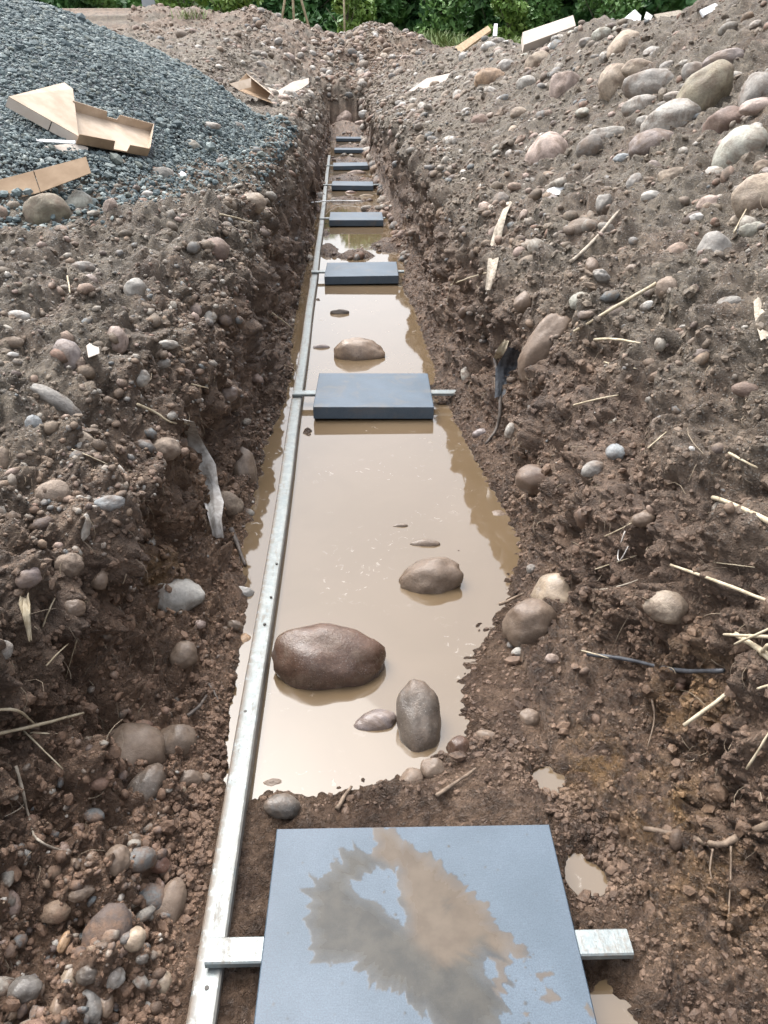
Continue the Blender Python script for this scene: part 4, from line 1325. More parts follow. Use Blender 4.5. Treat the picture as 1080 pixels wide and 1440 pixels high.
    (1000, 122, 16, 10, 'white', 'small white cobble right of the brown olive boulder', 'cobble', 'round', 'stone_clean', 0, .2),
    (1072, 195, 22, 14, 'grey', 'grey cobble right of the big pale boulder', 'cobble', 'round', 'stone', 0, .2),
    (1072, 236, 24, 22, 'tan', 'tan cobble below the big pale boulder at the view edge', 'cobble', 'round', 'stone', 0, .2),
    (652, 81, 15, 14, 'white', 'white cobble right of the folded board far up the bank', 'cobble', 'round', 'stone_clean', 0, .1),
    (687, 66, 22, 14, 'white', 'white cobble under the leaning plank', 'cobble', 'round', 'stone_clean', 0, .1),
    (730, 160, 26, 18, 'tan', 'tan stone above the pinkish brown boulder', 'cobble', 'round', 'stone', 0, .3),
    (740, 118, 30, 22, 'pale', 'pale stone left of the whitish pink rock', 'cobble', 'block', 'stone', 0, .25),
    (715, 95, 26, 20, 'grey', 'grey stone right of the yellowish block', 'cobble', 'round', 'stone', 0, .25),
    (700, 60, 22, 13, 'grey', 'grey cobble at the lower end of the cardboard on the ridge', 'cobble', 'round', 'stone', 0, .2),
    # left bank
    (248, 840, 80, 56, 'pale', 'pale stone with dark wet patches lying at the foot of the left bank', 'boulder', 'block', 'stone_wet', 12, .1, .9, 3),
    (186, 1062, 96, 92, 'mud', 'large brown boulder plastered with mud in the left bank', 'boulder', 'round', 'stone_muddy', 30, .35, .9, 2),
    (246, 1048, 60, 66, 'mud', 'brown wedge of rock right of the large mud plastered boulder', 'boulder', 'block', 'stone_muddy', -30, .3, .9, 0),
    (204, 1111, 48, 80, 'wetgrey', 'smooth dark grey oval stone hanging below the mud plastered boulder', 'boulder', 'round', 'stone_wet', -22, .2, .9, 0),
    (266, 1095, 36, 28, 'mud', 'square muddy cobble on the slope near the rail', 'cobble', 'block', 'stone_muddy', 0, .2),
    (258, 921, 40, 42, 'mud', 'brown cobble half sunk in the slope under the pale wet patched stone', 'cobble', 'round', 'stone_muddy', 15, .35),
    (341, 660, 42, 72, 'mud', 'brown boulder at the waterline left of the rail', 'boulder', 'round', 'stone_wet', 15, .2, .9, 1),
    (320, 709, 46, 36, 'tan', 'pale brown cobble below the waterline boulder left of the rail', 'cobble', 'round', 'stone', -12, .2),
    (155, 709, 44, 26, 'blue', 'smooth bluish grey cobble on the left bank', 'cobble', 'round', 'stone_clean', 8, .15),
    (234, 632, 40, 34, 'brown', 'brown rounded stone left of the torn plastic', 'cobble', 'round', 'stone', 0, .3),
    (82, 566, 84, 26, 'grey', 'long bent grey stone lying slantwise on the left bank', 'boulder', 'round', 'stone_clean', -35, .3, .9, 2),
    (96, 505, 44, 58, 'purple', 'pale purplish boulder half buried in the left bank', 'boulder', 'round', 'stone_clean', 25, .4, .9, 0),
    (162, 480, 36, 42, 'pink', 'pinkish grey stone right of the purplish boulder', 'cobble', 'round', 'stone_clean', -15, .35),
    (190, 407, 32, 32, 'pale', 'pale grey green stone with a white fleck', 'cobble', 'block', 'stone_clean', 0, .3),
    (113, 378, 42, 20, 'grey', 'flat grey stone at the foot of the gravel heap', 'cobble', 'round', 'stone', 5, .2),
    (22, 446, 40, 20, 'white', 'smooth white flat pebble near the left edge', 'cobble', 'round', 'stone_clean', -3, .1),
    (16, 482, 34, 18, 'tan', 'tan pebble below the smooth white pebble', 'cobble', 'round', 'stone', 5, .2),
    (18, 499, 16, 8, 'white', 'small white chip below the tan pebble', 'cobble', 'round', 'stone_clean', 0, .1),
    (199, 532, 26, 24, 'pale', 'pale greenish round pebble in the middle of the left bank', 'cobble', 'round', 'stone_clean', 30, .25),
    (236, 485, 30, 14, 'pale', 'flat pale pebble right of the pinkish grey stone', 'cobble', 'round', 'stone_clean', 0, .2),
    (228, 512, 26, 16, 'grey', 'grey pebble under the flat pale pebble', 'cobble', 'round', 'stone', 10, .25),
    (273, 437, 22, 24, 'pink', 'pink pebble beside a pale one high in the left trench wall', 'cobble', 'round', 'stone', -20, .3),
    (294, 447, 20, 20, 'pale', 'pale pebble touching a pink pebble in the left trench wall', 'cobble', 'round', 'stone_clean', 0, .25),
    (321, 555, 30, 24, 'purple', 'purplish stone in the left trench wall right of a dark hollow', 'cobble', 'round', 'stone_muddy', 15, .3),
    (115, 621, 42, 28, 'tan', 'brown tan stone on the left bank, above the bluish cobble', 'cobble', 'round', 'stone', -32, .3),
    (76, 695, 48, 44, 'brown', 'round brown stone on the left bank, left of the bluish cobble', 'boulder', 'round', 'stone', -20, .35),
    (48, 595, 24, 22, 'blue', 'blue green stone chip near the left edge', 'cobble', 'block', 'stone_clean', -25, .2),
    (5, 648, 22, 40, 'tan', 'buff stone cut by the left edge of the view', 'cobble', 'round', 'stone', 0, .2),
    (120, 742, 16, 40, 'pale', 'upright pale splinter of stone below the bluish cobble', 'cobble', 'sharp', 'stone_clean', 0, .2),
    (97, 795, 40, 36, 'brown', 'brown grey stone in the overhang of the left bank', 'cobble', 'round', 'stone', 10, .35),
    (40, 812, 36, 32, 'purple', 'purplish stone in the overhang near the left edge', 'cobble', 'round', 'stone_muddy', 20, .35),
    (140, 815, 24, 32, 'mud', 'muddy stone under the overhang of the left bank', 'cobble', 'block', 'stone_muddy', 0, .35),
    (105, 855, 30, 28, 'mud', 'dark muddy stone below the overhang on the left', 'cobble', 'block', 'stone_muddy', 0, .35),
    (6, 915, 24, 30, 'grey', 'grey stone at the far left under the overhang', 'cobble', 'round', 'stone', 0, .3),
    (300, 352, 46, 38, 'redbrown', 'red brown stone on the lip of the left trench wall', 'boulder', 'block', 'stone', -15, .3, .9, 2),
    (357, 284, 36, 28, 'tan', 'tan grey flat stone on the trench lip below the heap', 'cobble', 'block', 'stone', -25, .2),
    (290, 179, 42, 14, 'pale', 'flat pale stone at the edge of the gravel heap', 'cobble', 'round', 'stone_clean', 3, .1),
    (265, 211, 36, 28, 'greygreen', 'grey green cobble right of the open cardboard box', 'cobble', 'block', 'stone', 0, .2),
    (298, 206, 22, 28, 'tan', 'upright tan cobble next to the grey green cobble', 'cobble', 'round', 'stone', 10, .2),
    (308, 200, 18, 14, 'pale', 'pale cobble behind the upright tan cobble', 'cobble', 'round', 'stone', 0, .2),
    (331, 183, 28, 24, 'grey', 'grey lump of stone at the top of the left trench lip', 'cobble', 'block', 'stone', 0, .25),
    (110, 289, 42, 40, 'greygreen', 'grey boulder under the end of the cardboard strip', 'boulder', 'block', 'stone_clean', 0, .1, .9, 2),
    (66, 299, 64, 54, 'olive', 'brown olive angular rock under the cardboard strip', 'boulder', 'block', 'stone', -10, .15, .9, 0),
    (155, 292, 20, 26, 'pink', 'pinkish white broken stone right of the grey boulder', 'cobble', 'sharp', 'stone_clean', -15, .1),
    (228, 246, 34, 24, 'pale', 'pale lump of stone below the open cardboard box', 'cobble', 'block', 'stone', 0, .2),
    (207, 274, 18, 12, 'white', 'small whitish pebble below the pale lump', 'cobble', 'round', 'stone_clean', 0, .1),
    (253, 233, 20, 12, 'pale', 'small pale pebble under the grey green cobble', 'cobble', 'round', 'stone_clean', 0, .1),
    # left bottom
    (220, 1212, 42, 28, 'redbrown', 'reddish brown wet cobble on the slope beside the rail', 'cobble', 'round', 'stone_wet', -25, .3),
    (236, 1278, 46, 84, 'brown', 'long reddish stone almost buried in the slope beside the rail', 'boulder', 'round', 'stone_muddy', -12, .5, .7, 0),
    (165, 1210, 36, 42, 'mud', 'muddy cobble left of the reddish brown wet cobble', 'cobble', 'round', 'stone_muddy', 0, .4),
    (190, 1321, 30, 34, 'tan', 'olive tan pebble near the cross bar end', 'cobble', 'round', 'stone_wet', 0, .2),
    (96, 1382, 24, 48, 'tan', 'upright tan brown pebble at the lower left', 'cobble', 'round', 'stone_wet', -5, .2),
    (128, 1415, 32, 46, 'grey', 'grey oval pebble at the bottom edge, lower left', 'cobble', 'round', 'stone_wet', 25, .2),
    (125, 1371, 36, 28, 'wetgrey', 'brown grey pebble above the grey oval pebble', 'cobble', 'block', 'stone_wet', 0, .2),
    (162, 1375, 28, 28, 'grey', 'dark grey pebble right of the brown grey pebble', 'cobble', 'round', 'stone_wet', 0, .2),
    (227, 1385, 30, 36, 'tan', 'tan yellow pebble on the slope close to the rail', 'cobble', 'round', 'stone_wet', -15, .2),
    (35, 1392, 46, 36, 'dark', 'dark wet stone in the lower left corner', 'cobble', 'round', 'stone_wet', 10, .25),
    (80, 1420, 22, 34, 'brown', 'brown pebble left of the grey oval pebble at the bottom edge', 'cobble', 'round', 'stone_wet', 0, .2),
    (150, 1412, 20, 34, 'brown', 'brown pebble right of the grey oval pebble at the bottom edge', 'cobble', 'round', 'stone_wet', 15, .2),
    (115, 1256, 36, 20, 'mud', 'flat muddy pebble in the wet slope at the lower left', 'cobble', 'round', 'stone_muddy', 20, .3),
    (200, 1348, 18, 16, 'dark', 'dark little pebble under the olive tan pebble', 'cobble', 'round', 'stone_wet', 0, .2),
    (90, 1325, 14, 30, 'ochre', 'thin orange brown stone at the lower left', 'cobble', 'round', 'stone_wet', -15, .2),
    (190, 1180, 22, 16, 'mud', 'muddy pebble beside the small grey pebble on the slope', 'cobble', 'round', 'stone_muddy', 0, .3),
    (282, 878, 16, 14, 'pink', 'pink pebble right of the brown cobble on the left slope', 'cobble', 'round', 'stone_wet', 0, .2),
    (345, 835, 28, 22, 'grey', 'grey flat stone leaning on the rail', 'cobble', 'block', 'stone_wet', -20, .2),
    (330, 880, 26, 16, 'mud', 'muddy flat stone beside the rail, below the grey flat stone', 'cobble', 'block', 'stone_wet', -20, .2),
    (345, 905, 22, 30, 'ochre', 'orange brown stone against the rail', 'cobble', 'round', 'stone_wet', 10, .2),
    # far trench
    (484, 168, 24, 24, 'pink', 'pale pinkish block closing the far end of the trench', 'boulder', 'block', 'stone', 0, .1),
    (513, 161, 18, 12, 'white', 'white topped stone right of the pinkish block at the trench end', 'boulder', 'round', 'stone_clean', 0, .1),
    (510, 174, 24, 9, 'pink', 'flat pinkish stone at the far end of the trench', 'boulder', 'round', 'stone', 0, .1),
    (516, 215, 22, 16, 'pale', 'pale round cobble on the end of the seventh slab', 'boulder', 'round', 'stone_clean', 0, -.2, .9, 0),
    (501, 246, 28, 13, 'pink', 'pinkish cobble between the fifth and sixth slabs', 'boulder', 'round', 'stone', 4, 0, .9, 1),
    (494, 274, 22, 11, 'redbrown', 'red brown cobble just before the fifth slab', 'boulder', 'round', 'stone_wet', -3, 0),
    (516, 278, 22, 10, 'tan', 'flat tan stone right of the red brown cobble', 'boulder', 'round', 'stone', 0, .1),
    (516, 294, 18, 10, 'grey', 'grey stone behind the fourth slab', 'boulder', 'round', 'stone', 0, .1),
    (518, 321, 24, 32, 'grey', 'grey slab of stone leaning against the fourth slab', 'boulder', 'block', 'stone', -28, -.3, .8, 2),
    (494, 341, 36, 12, 'pale', 'flat pale stone in the mud before the fourth slab', 'boulder', 'block', 'stone', 4, 0),
    (462, 271, 12, 8, 'wetbrown', 'small brown stone between rail and fifth slab', 'cobble', 'round', 'stone_wet', 0, 0),
    (545, 420, 14, 8, 'mud', 'muddy lump in the shallow water right of the flat grey stone', 'cobble', 'round', 'stone_wet', 0, .2),
    (561, 425, 12, 8, 'wetgrey', 'small grey stone in the shallow water near the right bank, before the third slab', 'cobble', 'round', 'stone_wet', 0, .2),
    (574, 494, 20, 12, 'mud', 'muddy cobble in the water right of the brown boulder', 'cobble', 'round', 'stone_wet', 0, .1),
]
for row in S:
    px, py, w_, h_, col, lab, name, kind, mat = row[:9]
    rot = row[9] if len(row) > 9 else 0
    emb = row[10] if len(row) > 10 else .3
    deep = row[11] if len(row) > 11 else .9
    var = row[12] if len(row) > 12 else None
    pl = row[13] if len(row) > 13 else None
    stone(px, py, w_, h_, col, lab, name, kind, mat, rot, emb, deep, var, pl)


# unnamed cobbles: many alike over each bank
def loose_cobbles(n, ulo, uhi, ylo, yhi, smin, smax, label, group, cols, mats, zmin=.0, name='cobble'):
    idx = pick(n * 3, ulo, uhi, ylo, yhi, zmin)[:n]
    for k_ in idx:
        P, N = Vector(G['P'][k_]), Vector(G['N'][k_])
        s = random.uniform(smin, smax) * (.6 + .10 * min(P.y, 14))
        kind = random.choice(['round', 'round', 'block'])
        me = random.choice(PROTO[kind])
        o = link(name, matset(me, random.choice(mats)))
        up = (N * .8 + Vector((random.gauss(0, .3), random.gauss(0, .3), .4 + random.gauss(0, .2)))).normalized()
        q = up.to_track_quat('Z', 'Y') @ Quaternion((0, 0, 1), random.uniform(0, 6.28))
        o.rotation_mode = 'QUATERNION'
        o.rotation_quaternion = q
        sz = s * random.uniform(.5, .75)
        o.scale = (s, s * random.uniform(.65, .9), sz)
        o.location = P + N * sz * random.uniform(-.15, .2)
        c = PAL[random.choice(cols)]
        kk = random.uniform(.85, 1.12)
        o.color = (c[0] * kk, c[1] * kk, c[2] * kk, 1)
        tag(o, label, 'stone', group)


loose_cobbles(26, 2.2, 5.6, .9, 7.5, .018, .034, 'small brown or grey cobble half bedded in the left bank below the heap', 'small cobbles in the left bank',
              ['brown', 'tan', 'purple', 'grey', 'pink', 'mud'], ['stone', 'stone', 'stone_muddy'], .2)
loose_cobbles(62, 14.4, 18.4, 1.6, 9, .024, .055, 'small dusty cobble half bedded in the right bank among the boulders', 'small cobbles in the right bank',
              ['grey', 'tan', 'pale', 'purple', 'brown', 'pink', 'greygreen'], ['stone', 'stone', 'stone_clean', 'stone_muddy'], .3)
loose_cobbles(60, 14.0, 18.6, 8, 24, .030, .060, 'pale cobble on the distant part of the right bank', 'cobbles on the distant right bank',
              ['pale', 'grey', 'tan', 'white', 'greygreen'], ['stone', 'stone_clean'], .5)
loose_cobbles(55, 1.4, 18, 22.5, 28, .030, .075, 'pale stone strewn over the far mound that closes the trench', 'stones on the far mound',
              ['pale', 'grey', 'tan', 'white', 'pink'], ['stone', 'stone_clean'], .9)
loose_cobbles(36, 1.6, 4.2, 14, 24, .035, .075, 'pale stone lying on the earth mound behind the gravel heap', 'stones on the mound behind the heap',
              ['pale', 'grey', 'tan', 'pink'], ['stone', 'stone_clean'], .9)
loose_cobbles(20, 6.2, 7.9, .42, 1.3, .008, .022, 'wet brown pebble in the slope between left bank and rail', 'wet pebbles by the rail',
              ['brown', 'wetgrey', 'tan', 'dark', 'redbrown'], ['stone_wet', 'stone_muddy'], -.04)


# ---------------------------------------------------------------- cardboard, boards, plank
def frame_at(px, py, tilt_n, lift):
    p, n = hit(px, py)
    n = Vector(tilt_n).normalized()
    return p + n * lift, n


def panel(mb, pts, n, t=.004):
    mb.prism(pts, Vector(n) * t)


def open_box():
    p0, n = BOX_P, BOX_N
    c = lambda x, y: on_plane(x / 3.6, 80 + y / 3.6, p0, n)
    root = tag(empty("cardboard_box", c(560, 400)), 'open shallow cardboard box with folded back lid, lying on the gravel heap', 'cardboard box')
    inv = c(560, 400)
    sh = lambda pts: [Vector(q) - inv for q in pts]
    h = n * .062
    FL, FR, BR, BL = c(385, 440), c(745, 505), c(765, 380), c(352, 272)
    mb = MB()
    panel(mb, sh([FL, FR, BR, BL]), n, .004)
    mb.build("tray", M['card'], root)

    def wall(A, B, prof, name, inward):
        mb = MB()
        pts = [A + (B - A) * s + h * k for s, k in prof]
        mb.prism(sh([A, B][:0] + pts), inward.normalized() * .005)
        mb.build(name, M['card_brown'] if name == 'front_flap' else M['card'], root)
    up = lambda a, b: (b - a)
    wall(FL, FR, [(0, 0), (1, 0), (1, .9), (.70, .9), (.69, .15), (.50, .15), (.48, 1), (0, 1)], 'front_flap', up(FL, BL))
    wall(BL, BR, [(0, 0), (1, 0), (1, .95), (.56, .95), (.54, .4), (.42, .4), (.40, .95), (0, 1.1)], 'back_flap', up(BL, FL))
    wall(FR + (FL - FR) * .004, BR + (BL - BR) * .004, [(0.02, 0), (.98, 0), (.98, 1), (0.02, 1)], 'side_flap', up(FR, FL))
    # lid, tipped over to the left of the tray
    hi = n * .055
    A, B, D = c(30, 250) + hi, c(310, 178) + hi * 1.1, c(388, 430) + hi * .6
    E_ = c(352, 215) + hi * 1.2
    mb = MB()
    panel(mb, sh([A, D, E_, B]), n, .004)
    mb.build("lid", M['card'], root)
    mb = MB()
    down = -n * .055 - Vector((0, .012, 0))
    mid = A + (D - A) * .60
    mb.prism(sh([A + down, mid + down, mid, A]), (B - A).normalized() * .004)
    mb.prism(sh([mid + (D - A) * .02 + down, D + down * .9, D, mid + (D - A) * .015]), (B - A).normalized() * .004)
    mb.build("lid_rim", M['card_pale'], root)
    mb = MB()
    u1, u2, u3, u4 = c(230, 440), c(445, 505), c(448, 455), c(385, 430)
    panel(mb, sh([u1 - n * .02, u2 - n * .03, u3 - n * .01, u4 - n * .01]), n, .004)
    mb.build("base_flap", M['card_pale'], root)
    # white strip beneath
    q0, qn = frame_at(75, 199, (.05, -.4, .9), .045)
    mb = MB()
    mb.prism([on_plane(42, 196, q0, qn), on_plane(106, 199, q0, qn), on_plane(106, 203, q0, qn), on_plane(42, 199, q0, qn)], qn * .006)
    tag(mb.build("plastic_strip", M['foam']), 'thin white strip poking out from under the open cardboard box', 'plastic strip')


open_box()


def strip_box():
    p0, n = frame_at(66, 275, (.05, -.75, .66), .10)
    c = lambda x, y: on_plane(x / 3.6, 80 + y / 3.6, p0, n)
    org = c(200, 640)
    sh = lambda pts: [Vector(q) - org for q in pts]
    root = tag(empty("cardboard_strip", org), 'long folded cardboard strip resting on two rocks at the left', 'cardboard')
    mb = MB()
    panel(mb, sh([c(-120, 770), c(205, 688), c(168, 580), c(-120, 655)]), n, .005)
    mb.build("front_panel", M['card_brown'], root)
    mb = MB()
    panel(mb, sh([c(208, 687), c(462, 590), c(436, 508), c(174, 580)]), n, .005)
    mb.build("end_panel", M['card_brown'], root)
    mb = MB()
    bk = Vector((-.05, .08, -.03))
    a, b, e_ = c(-120, 652), c(170, 578), c(436, 506)
    mb.prism(sh([a, b, e_, e_ + bk, b + bk, a + bk]), Vector((0, 0, -.004)))
    mb.build("top_fold", M['card'], root)


strip_box()


def far_box():
    p0, n = frame_at(365, 142, (.25, -.75, .6), .05)
    c = lambda x, y: on_plane(x, y, p0, n)
    org = c(358, 130)
    sh = lambda pts: [Vector(q) - org for q in pts]
    root = tag(empty("cardboard_box", org), 'small cardboard box tipped open at the far edge of the gravel heap', 'cardboard box')
    bk = Vector((-.10, .34, .06))
    mb = MB()
    L, T, R_, Bm = c(336, 128), c(352, 110), c(388, 140), c(383, 146)
    panel(mb, sh([c(322, 118), c(353, 110), c(353, 123), c(336, 127)]), n, .006)
    mb.build("side_panel", M['card'], root)
    mb = MB()
    a, b = c(353, 110), c(388, 138)
    mb.prism(sh([a, b, b + bk, a + bk]), Vector((0, 0, .006)))
    mb.build("top_panel", M['card'], root)
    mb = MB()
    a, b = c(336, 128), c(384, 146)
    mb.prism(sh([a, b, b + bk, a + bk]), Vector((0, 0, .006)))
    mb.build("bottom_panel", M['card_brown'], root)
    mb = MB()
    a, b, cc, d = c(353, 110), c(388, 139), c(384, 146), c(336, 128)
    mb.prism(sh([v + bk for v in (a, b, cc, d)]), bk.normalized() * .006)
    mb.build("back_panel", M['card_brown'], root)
    q0, qn = frame_at(408, 132, (.1, -.6, .75), .05)
    c = lambda x, y: on_plane(x, y, q0, qn)
    mb = MB()
    mb.prism([c(376, 124), c(392, 128), c(412, 116), c(434, 111), (c(434, 119)), c(424, 126), c(404, 135), c(388, 140)], qn * .02)
    tag(mb.build("cardboard_sheet", M['card_pale']), 'crumpled pale cardboard sheet beside the small tipped box', 'cardboard')


far_box()


def block(name, quad, mat, label, cat, tilt=(.0, -.6, .8), lift=.03, t=.05, at=None):
    cx_ = at or (sum(q[0] for q in quad) / len(quad), sum(q[1] for q in quad) / len(quad))
    p0, n = frame_at(*cx_, tilt, lift)
    mb = MB()
    mb.prism([on_plane(*q, p0, n) for q in quad], n * -t)
    return tag(mb.build(name, mat, bevel=.003), label, cat)


block("cardboard_sheet", [(575, 127), (600, 110), (636, 102), (640, 113), (604, 128), (577, 134)], M['card_pale'], 'flat folded whitish board lying where the right bank meets the far trench',
      'cardboard', lift=.06, t=.05)
root = block("cardboard_box", [(735, 45), (806, 21), (810, 36), (737, 63)], M['card_pale'], 'pale flat cardboard box with a dark hand hole, on the right ridge', 'cardboard box', lift=.12, t=.12, at=(770, 55))
p0, n = frame_at(768, 55, (0, -.6, .8), .125)
mb = MB()
mb.prism([on_plane(*q, p0, n) for q in ((764, 46), (772, 43), (772, 49), (765, 51))], n * .003)
hh = mb.build("hand_hole", M['blackfilm'], root)
block("foam_board", [(866, 36), (884, 20), (893, 13), (902, 22), (900, 33), (880, 38)], M['foam'], 'white torn foam board standing on the ridge of the right bank', 'foam board', lift=.06, t=.03)
block("foam_board", [(906, 25), (909, 16), (918, 22), (914, 30)], M['foam'], 'small bluish white scrap right of the torn foam board', 'foam board', lift=.05, t=.03)
block("foam_board", [(984, 14), (1006, 4), (1014, 10), (990, 22)], M['foam'], 'white board corner at the top edge of the right ridge', 'foam board', lift=.06, t=.03)
block("cardboard_sheet", [(920, 20), (955, 14), (978, 20), (958, 27), (926, 28)], M['bark'], 'muddy pale sheet draped over the top of the right ridge', 'cardboard', lift=.05, t=.03)
block("wood_plank", [(640, 66), (686, 36), (691, 42), (646, 75)], M['wood'], 'squared yellow timber plank leaning against the far right bank', 'plank', lift=.10, t=.07)
block("white_post", [(693, 50), (695, 33), (700, 33), (699, 50)], M['foam'], 'short white stick standing just right of the timber plank', 'post', lift=.12, t=.05, at=(697, 52))
block("paper_scrap", [(770, 266), (780, 262), (786, 262), (797, 258), (794, 265), (788, 268), (790, 273), (771, 276)], M['foam'], 'bright white torn paper scrap on the right bank', 'paper scrap', lift=.012, t=.002)
block("paper_scrap", [(250, 243), (256, 240), (266, 247), (262, 250), (254, 249)], M['foam'], 'small white paper scrap on the left bank below the open box', 'paper scrap', lift=.01, t=.003)
block("paper_scrap", [(121, 486), (126, 482), (132, 486), (139, 488), (140, 497), (132, 500), (124, 503)], M['card_pale'], 'crumpled pinkish scrap among pebbles on the left bank', 'paper scrap', lift=.008, t=.003)


# ---------------------------------------------------------------- stems, roots, twigs, cable, films
def stem(name, pts, wpx, mat, label, cat, lift=.012, taper=.6, lifts=None, k=6, flat=1.0, group=None, join=None):
    """a stalk along the ground through the given places"""
    P = []
    for j, q in enumerate(pts):
        p, n = hit(*q)
        lf = lifts[j] if lifts else lift
        P.append(p + (n * .5 + Vector((0, -.4, .3))).normalized() * lf)
    if name == 'straw_stalk' and not (label.startswith(('curved', 'bent thick'))):
        a_, b_ = P[0], P[-1]
        sag = Vector((0, 0, random.uniform(-.02, .03))) * (b_ - a_).length
        P = [a_, a_.lerp(b_, .5) + sag - (a_.lerp(b_, .5) - CAM_POS).normalized() * .02, b_]
        wpx *= 1.0 if 'bundle' in label else .82
    path, rad = [], []
    nseg = max(6, 4 * (len(P) - 1))
    z = depth(P[0])
    r0 = wpx * .85 * z / FPX / 2
    for s in range(nseg + 1):
        u = s / nseg * (len(P) - 1)
        a = min(int(u), len(P) - 2)
        f = u - a
        p = P[a].lerp(P[a + 1], f)
        if len(P) > 2:
            b0, b3 = P[max(a - 1, 0)], P[min(a + 2, len(P) - 1)]
            p = (P[a] * 2 + (P[a + 1] - b0) * f + (b0 * 2 - P[a] * 5 + P[a + 1] * 4 - b3) * f * f + (P[a] * 3 - b0 - P[a + 1] * 3 + b3) * f ** 3) * .5
        p = p + Vector((random.gauss(0, 1), random.gauss(0, 1), random.gauss(0, 1))) * r0 * .09
        path.append(p)
        rad.append(max(.0006, r0 * (1 - (1 - taper) * s / nseg) * random.uniform(.85, 1.12)))
    mb = join or MB()
    mb.tube(path, rad, k, flat)
    if join is None:
        return tag(mb.build(name, mat, smooth_shade=True), label, cat, group)


ST_ = M['straw']
stem("straw_stalk", [(810, 468), (845, 450), (880, 430), (925, 402)], 6, ST_, 'pale straw stalk with a knot, slanting over the right bank', 'straw', .02, 1.3)
stem("straw_stalk", [(836, 478), (865, 477), (898, 485)], 6, ST_, 'short pale stalk below the knotted straw', 'straw', .012)
stem("straw_stalk", [(850, 510), (870, 514), (892, 519)], 4, ST_, 'thin bent stalk under the short pale stalk', 'straw', .012)
stem("straw_stalk", [(806, 571), (840, 562), (872, 555)], 4, ST_, 'thin stalk lying level in the middle of the right bank', 'straw', .012)
stem("straw_stalk", [(912, 630), (922, 618), (936, 608)], 4, ST_, 'tiny stalk beside the bluish grey stone', 'straw', .01)
stem("straw_stalk", [(1022, 637), (1042, 646), (1060, 659)], 6, ST_, 'stubby straw piece high at the right edge', 'straw', .015)
stem("straw_stalk", [(998, 698), (1040, 720), (1090, 748)], 9, ST_, 'thick pale straw slanting in from the right edge', 'straw', .03, 1.2)
stem("straw_stalk", [(935, 800), (990, 818), (1090, 852)], 6, ST_, 'long thin straw above the tan oval stone', 'straw', .03, 1.2)
stem("straw_stalk", [(1000, 862), (1040, 880), (1090, 899)], 9, ST_, 'broad split straw, uppermost of the bundle at the right edge', 'straw', .10, 1.2)
stem("straw_stalk", [(993, 888), (1035, 896), (1090, 906)], 5, ST_, 'thin straw in the middle of the bundle at the right edge', 'straw', .10, 1.2)
stem("straw_stalk", [(1007, 905), (1040, 906), (1090, 904)], 4, ST_, 'level straw, lowest spike of the bundle at the right edge', 'straw', .10, 1.2)
stem("straw_stalk", [(985, 1003), (1022, 955), (1062, 905), (1092, 893)], 7, ST_, 'bent thick straw reaching down from the bundle at the right edge', 'straw', .10, 1.1)
stem("straw_stalk", [(1052, 945), (1070, 943), (1090, 940)], 8, ST_, 'frayed straw end under the bundle at the right edge', 'straw', .10)
stem("straw_stalk", [(1055, 960), (1072, 957), (1090, 954)], 6, ST_, 'lowest frayed straw end at the right edge', 'straw', .04)
stem("straw_stalk", [(1038, 1086), (1056, 1045), (1080, 1020), (1092, 990)], 6, ST_, 'crooked thin stalk rising along the right edge', 'straw', .03)
stem("straw_stalk", [(-8, 1031), (50, 1022), (118, 1013)], 9, ST_, 'thick white straw poking in from the left edge', 'straw', .03)
stem("straw_stalk", [(-8, 994), (30, 1000), (60, 1016)], 6, ST_, 'curved straw over the thick white one at the left edge', 'straw', .03)
stem("straw_stalk", [(42, 1030), (70, 1050), (96, 1076)], 4, ST_, 'thin straw hanging below the thick white one', 'straw', .025)
stem("straw_stalk", [(50, 1033), (62, 1032), (78, 1034)], 4, ST_, 'short straw splinter under the thick white one', 'straw', .02)
stem("straw_stalk", [(68, 936), (82, 920), (99, 900)], 4, ST_, 'thin pale stalk on the left bank under the overhang', 'straw', .015)
stem("straw_stalk", [(62, 882), (68, 865), (75, 842)], 4, ST_, 'thin upright stalk right of the white fibre tuft', 'straw', .015)
stem("straw_stalk", [(108, 900), (100, 940), (94, 955)], 2.5, ST_, 'hair thin stalk on the left bank', 'straw', .01)
stem("straw_stalk", [(635, 403), (660, 394), (690, 383)], 3, ST_, 'thin straw low in the right trench wall', 'straw', .015)
stem("straw_stalk", [(308, 303), (330, 307), (354, 315)], 4, ST_, 'whitish stick on the lip above the left trench wall', 'straw', .012)
stem("straw_stalk", [(1033, 332), (1042, 310), (1056, 285)], 4, ST_, 'pale stalk standing beside the tan brown boulder', 'straw', .02)
stem("straw_stalk", [(380, 440), (395, 452), (408, 462)], 3, ST_, 'curved stalk hanging out of the left trench wall', 'straw', .02)
stem("straw_stalk", [(270, 542), (280, 545), (292, 546)], 4, ST_, 'pale splinter in the dark hollow of the left wall', 'straw', .012)
stem("straw_stalk", [(180, 662), (205, 672), (232, 668)], 3, ST_, 'faint stalk on the left bank below the brown rounded stone', 'straw', .01)
stem("straw_stalk", [(100, 632), (130, 640), (152, 655)], 3, ST_, 'faint stalk crossing the brown tan stone', 'straw', .015)
stem("straw_stalk", [(850, 755), (880, 742), (900, 728)], 3, ST_, 'thin stalk above the pale reddish shore stone', 'straw', .012)
stem("straw_stalk", [(835, 800), (865, 790), (893, 782)], 2.5, ST_, 'hair thin stalk in the low right bank', 'straw', .012)
stem("straw_stalk", [(1000, 790), (1030, 800), (1060, 795)], 2.5, ST_, 'faint thin stalk over the long straw', 'straw', .012)
stem("straw_stalk", [(96, 390), (99, 402), (102, 415)], 4, ST_, 'little upright stalk on the left bank', 'straw', .012)
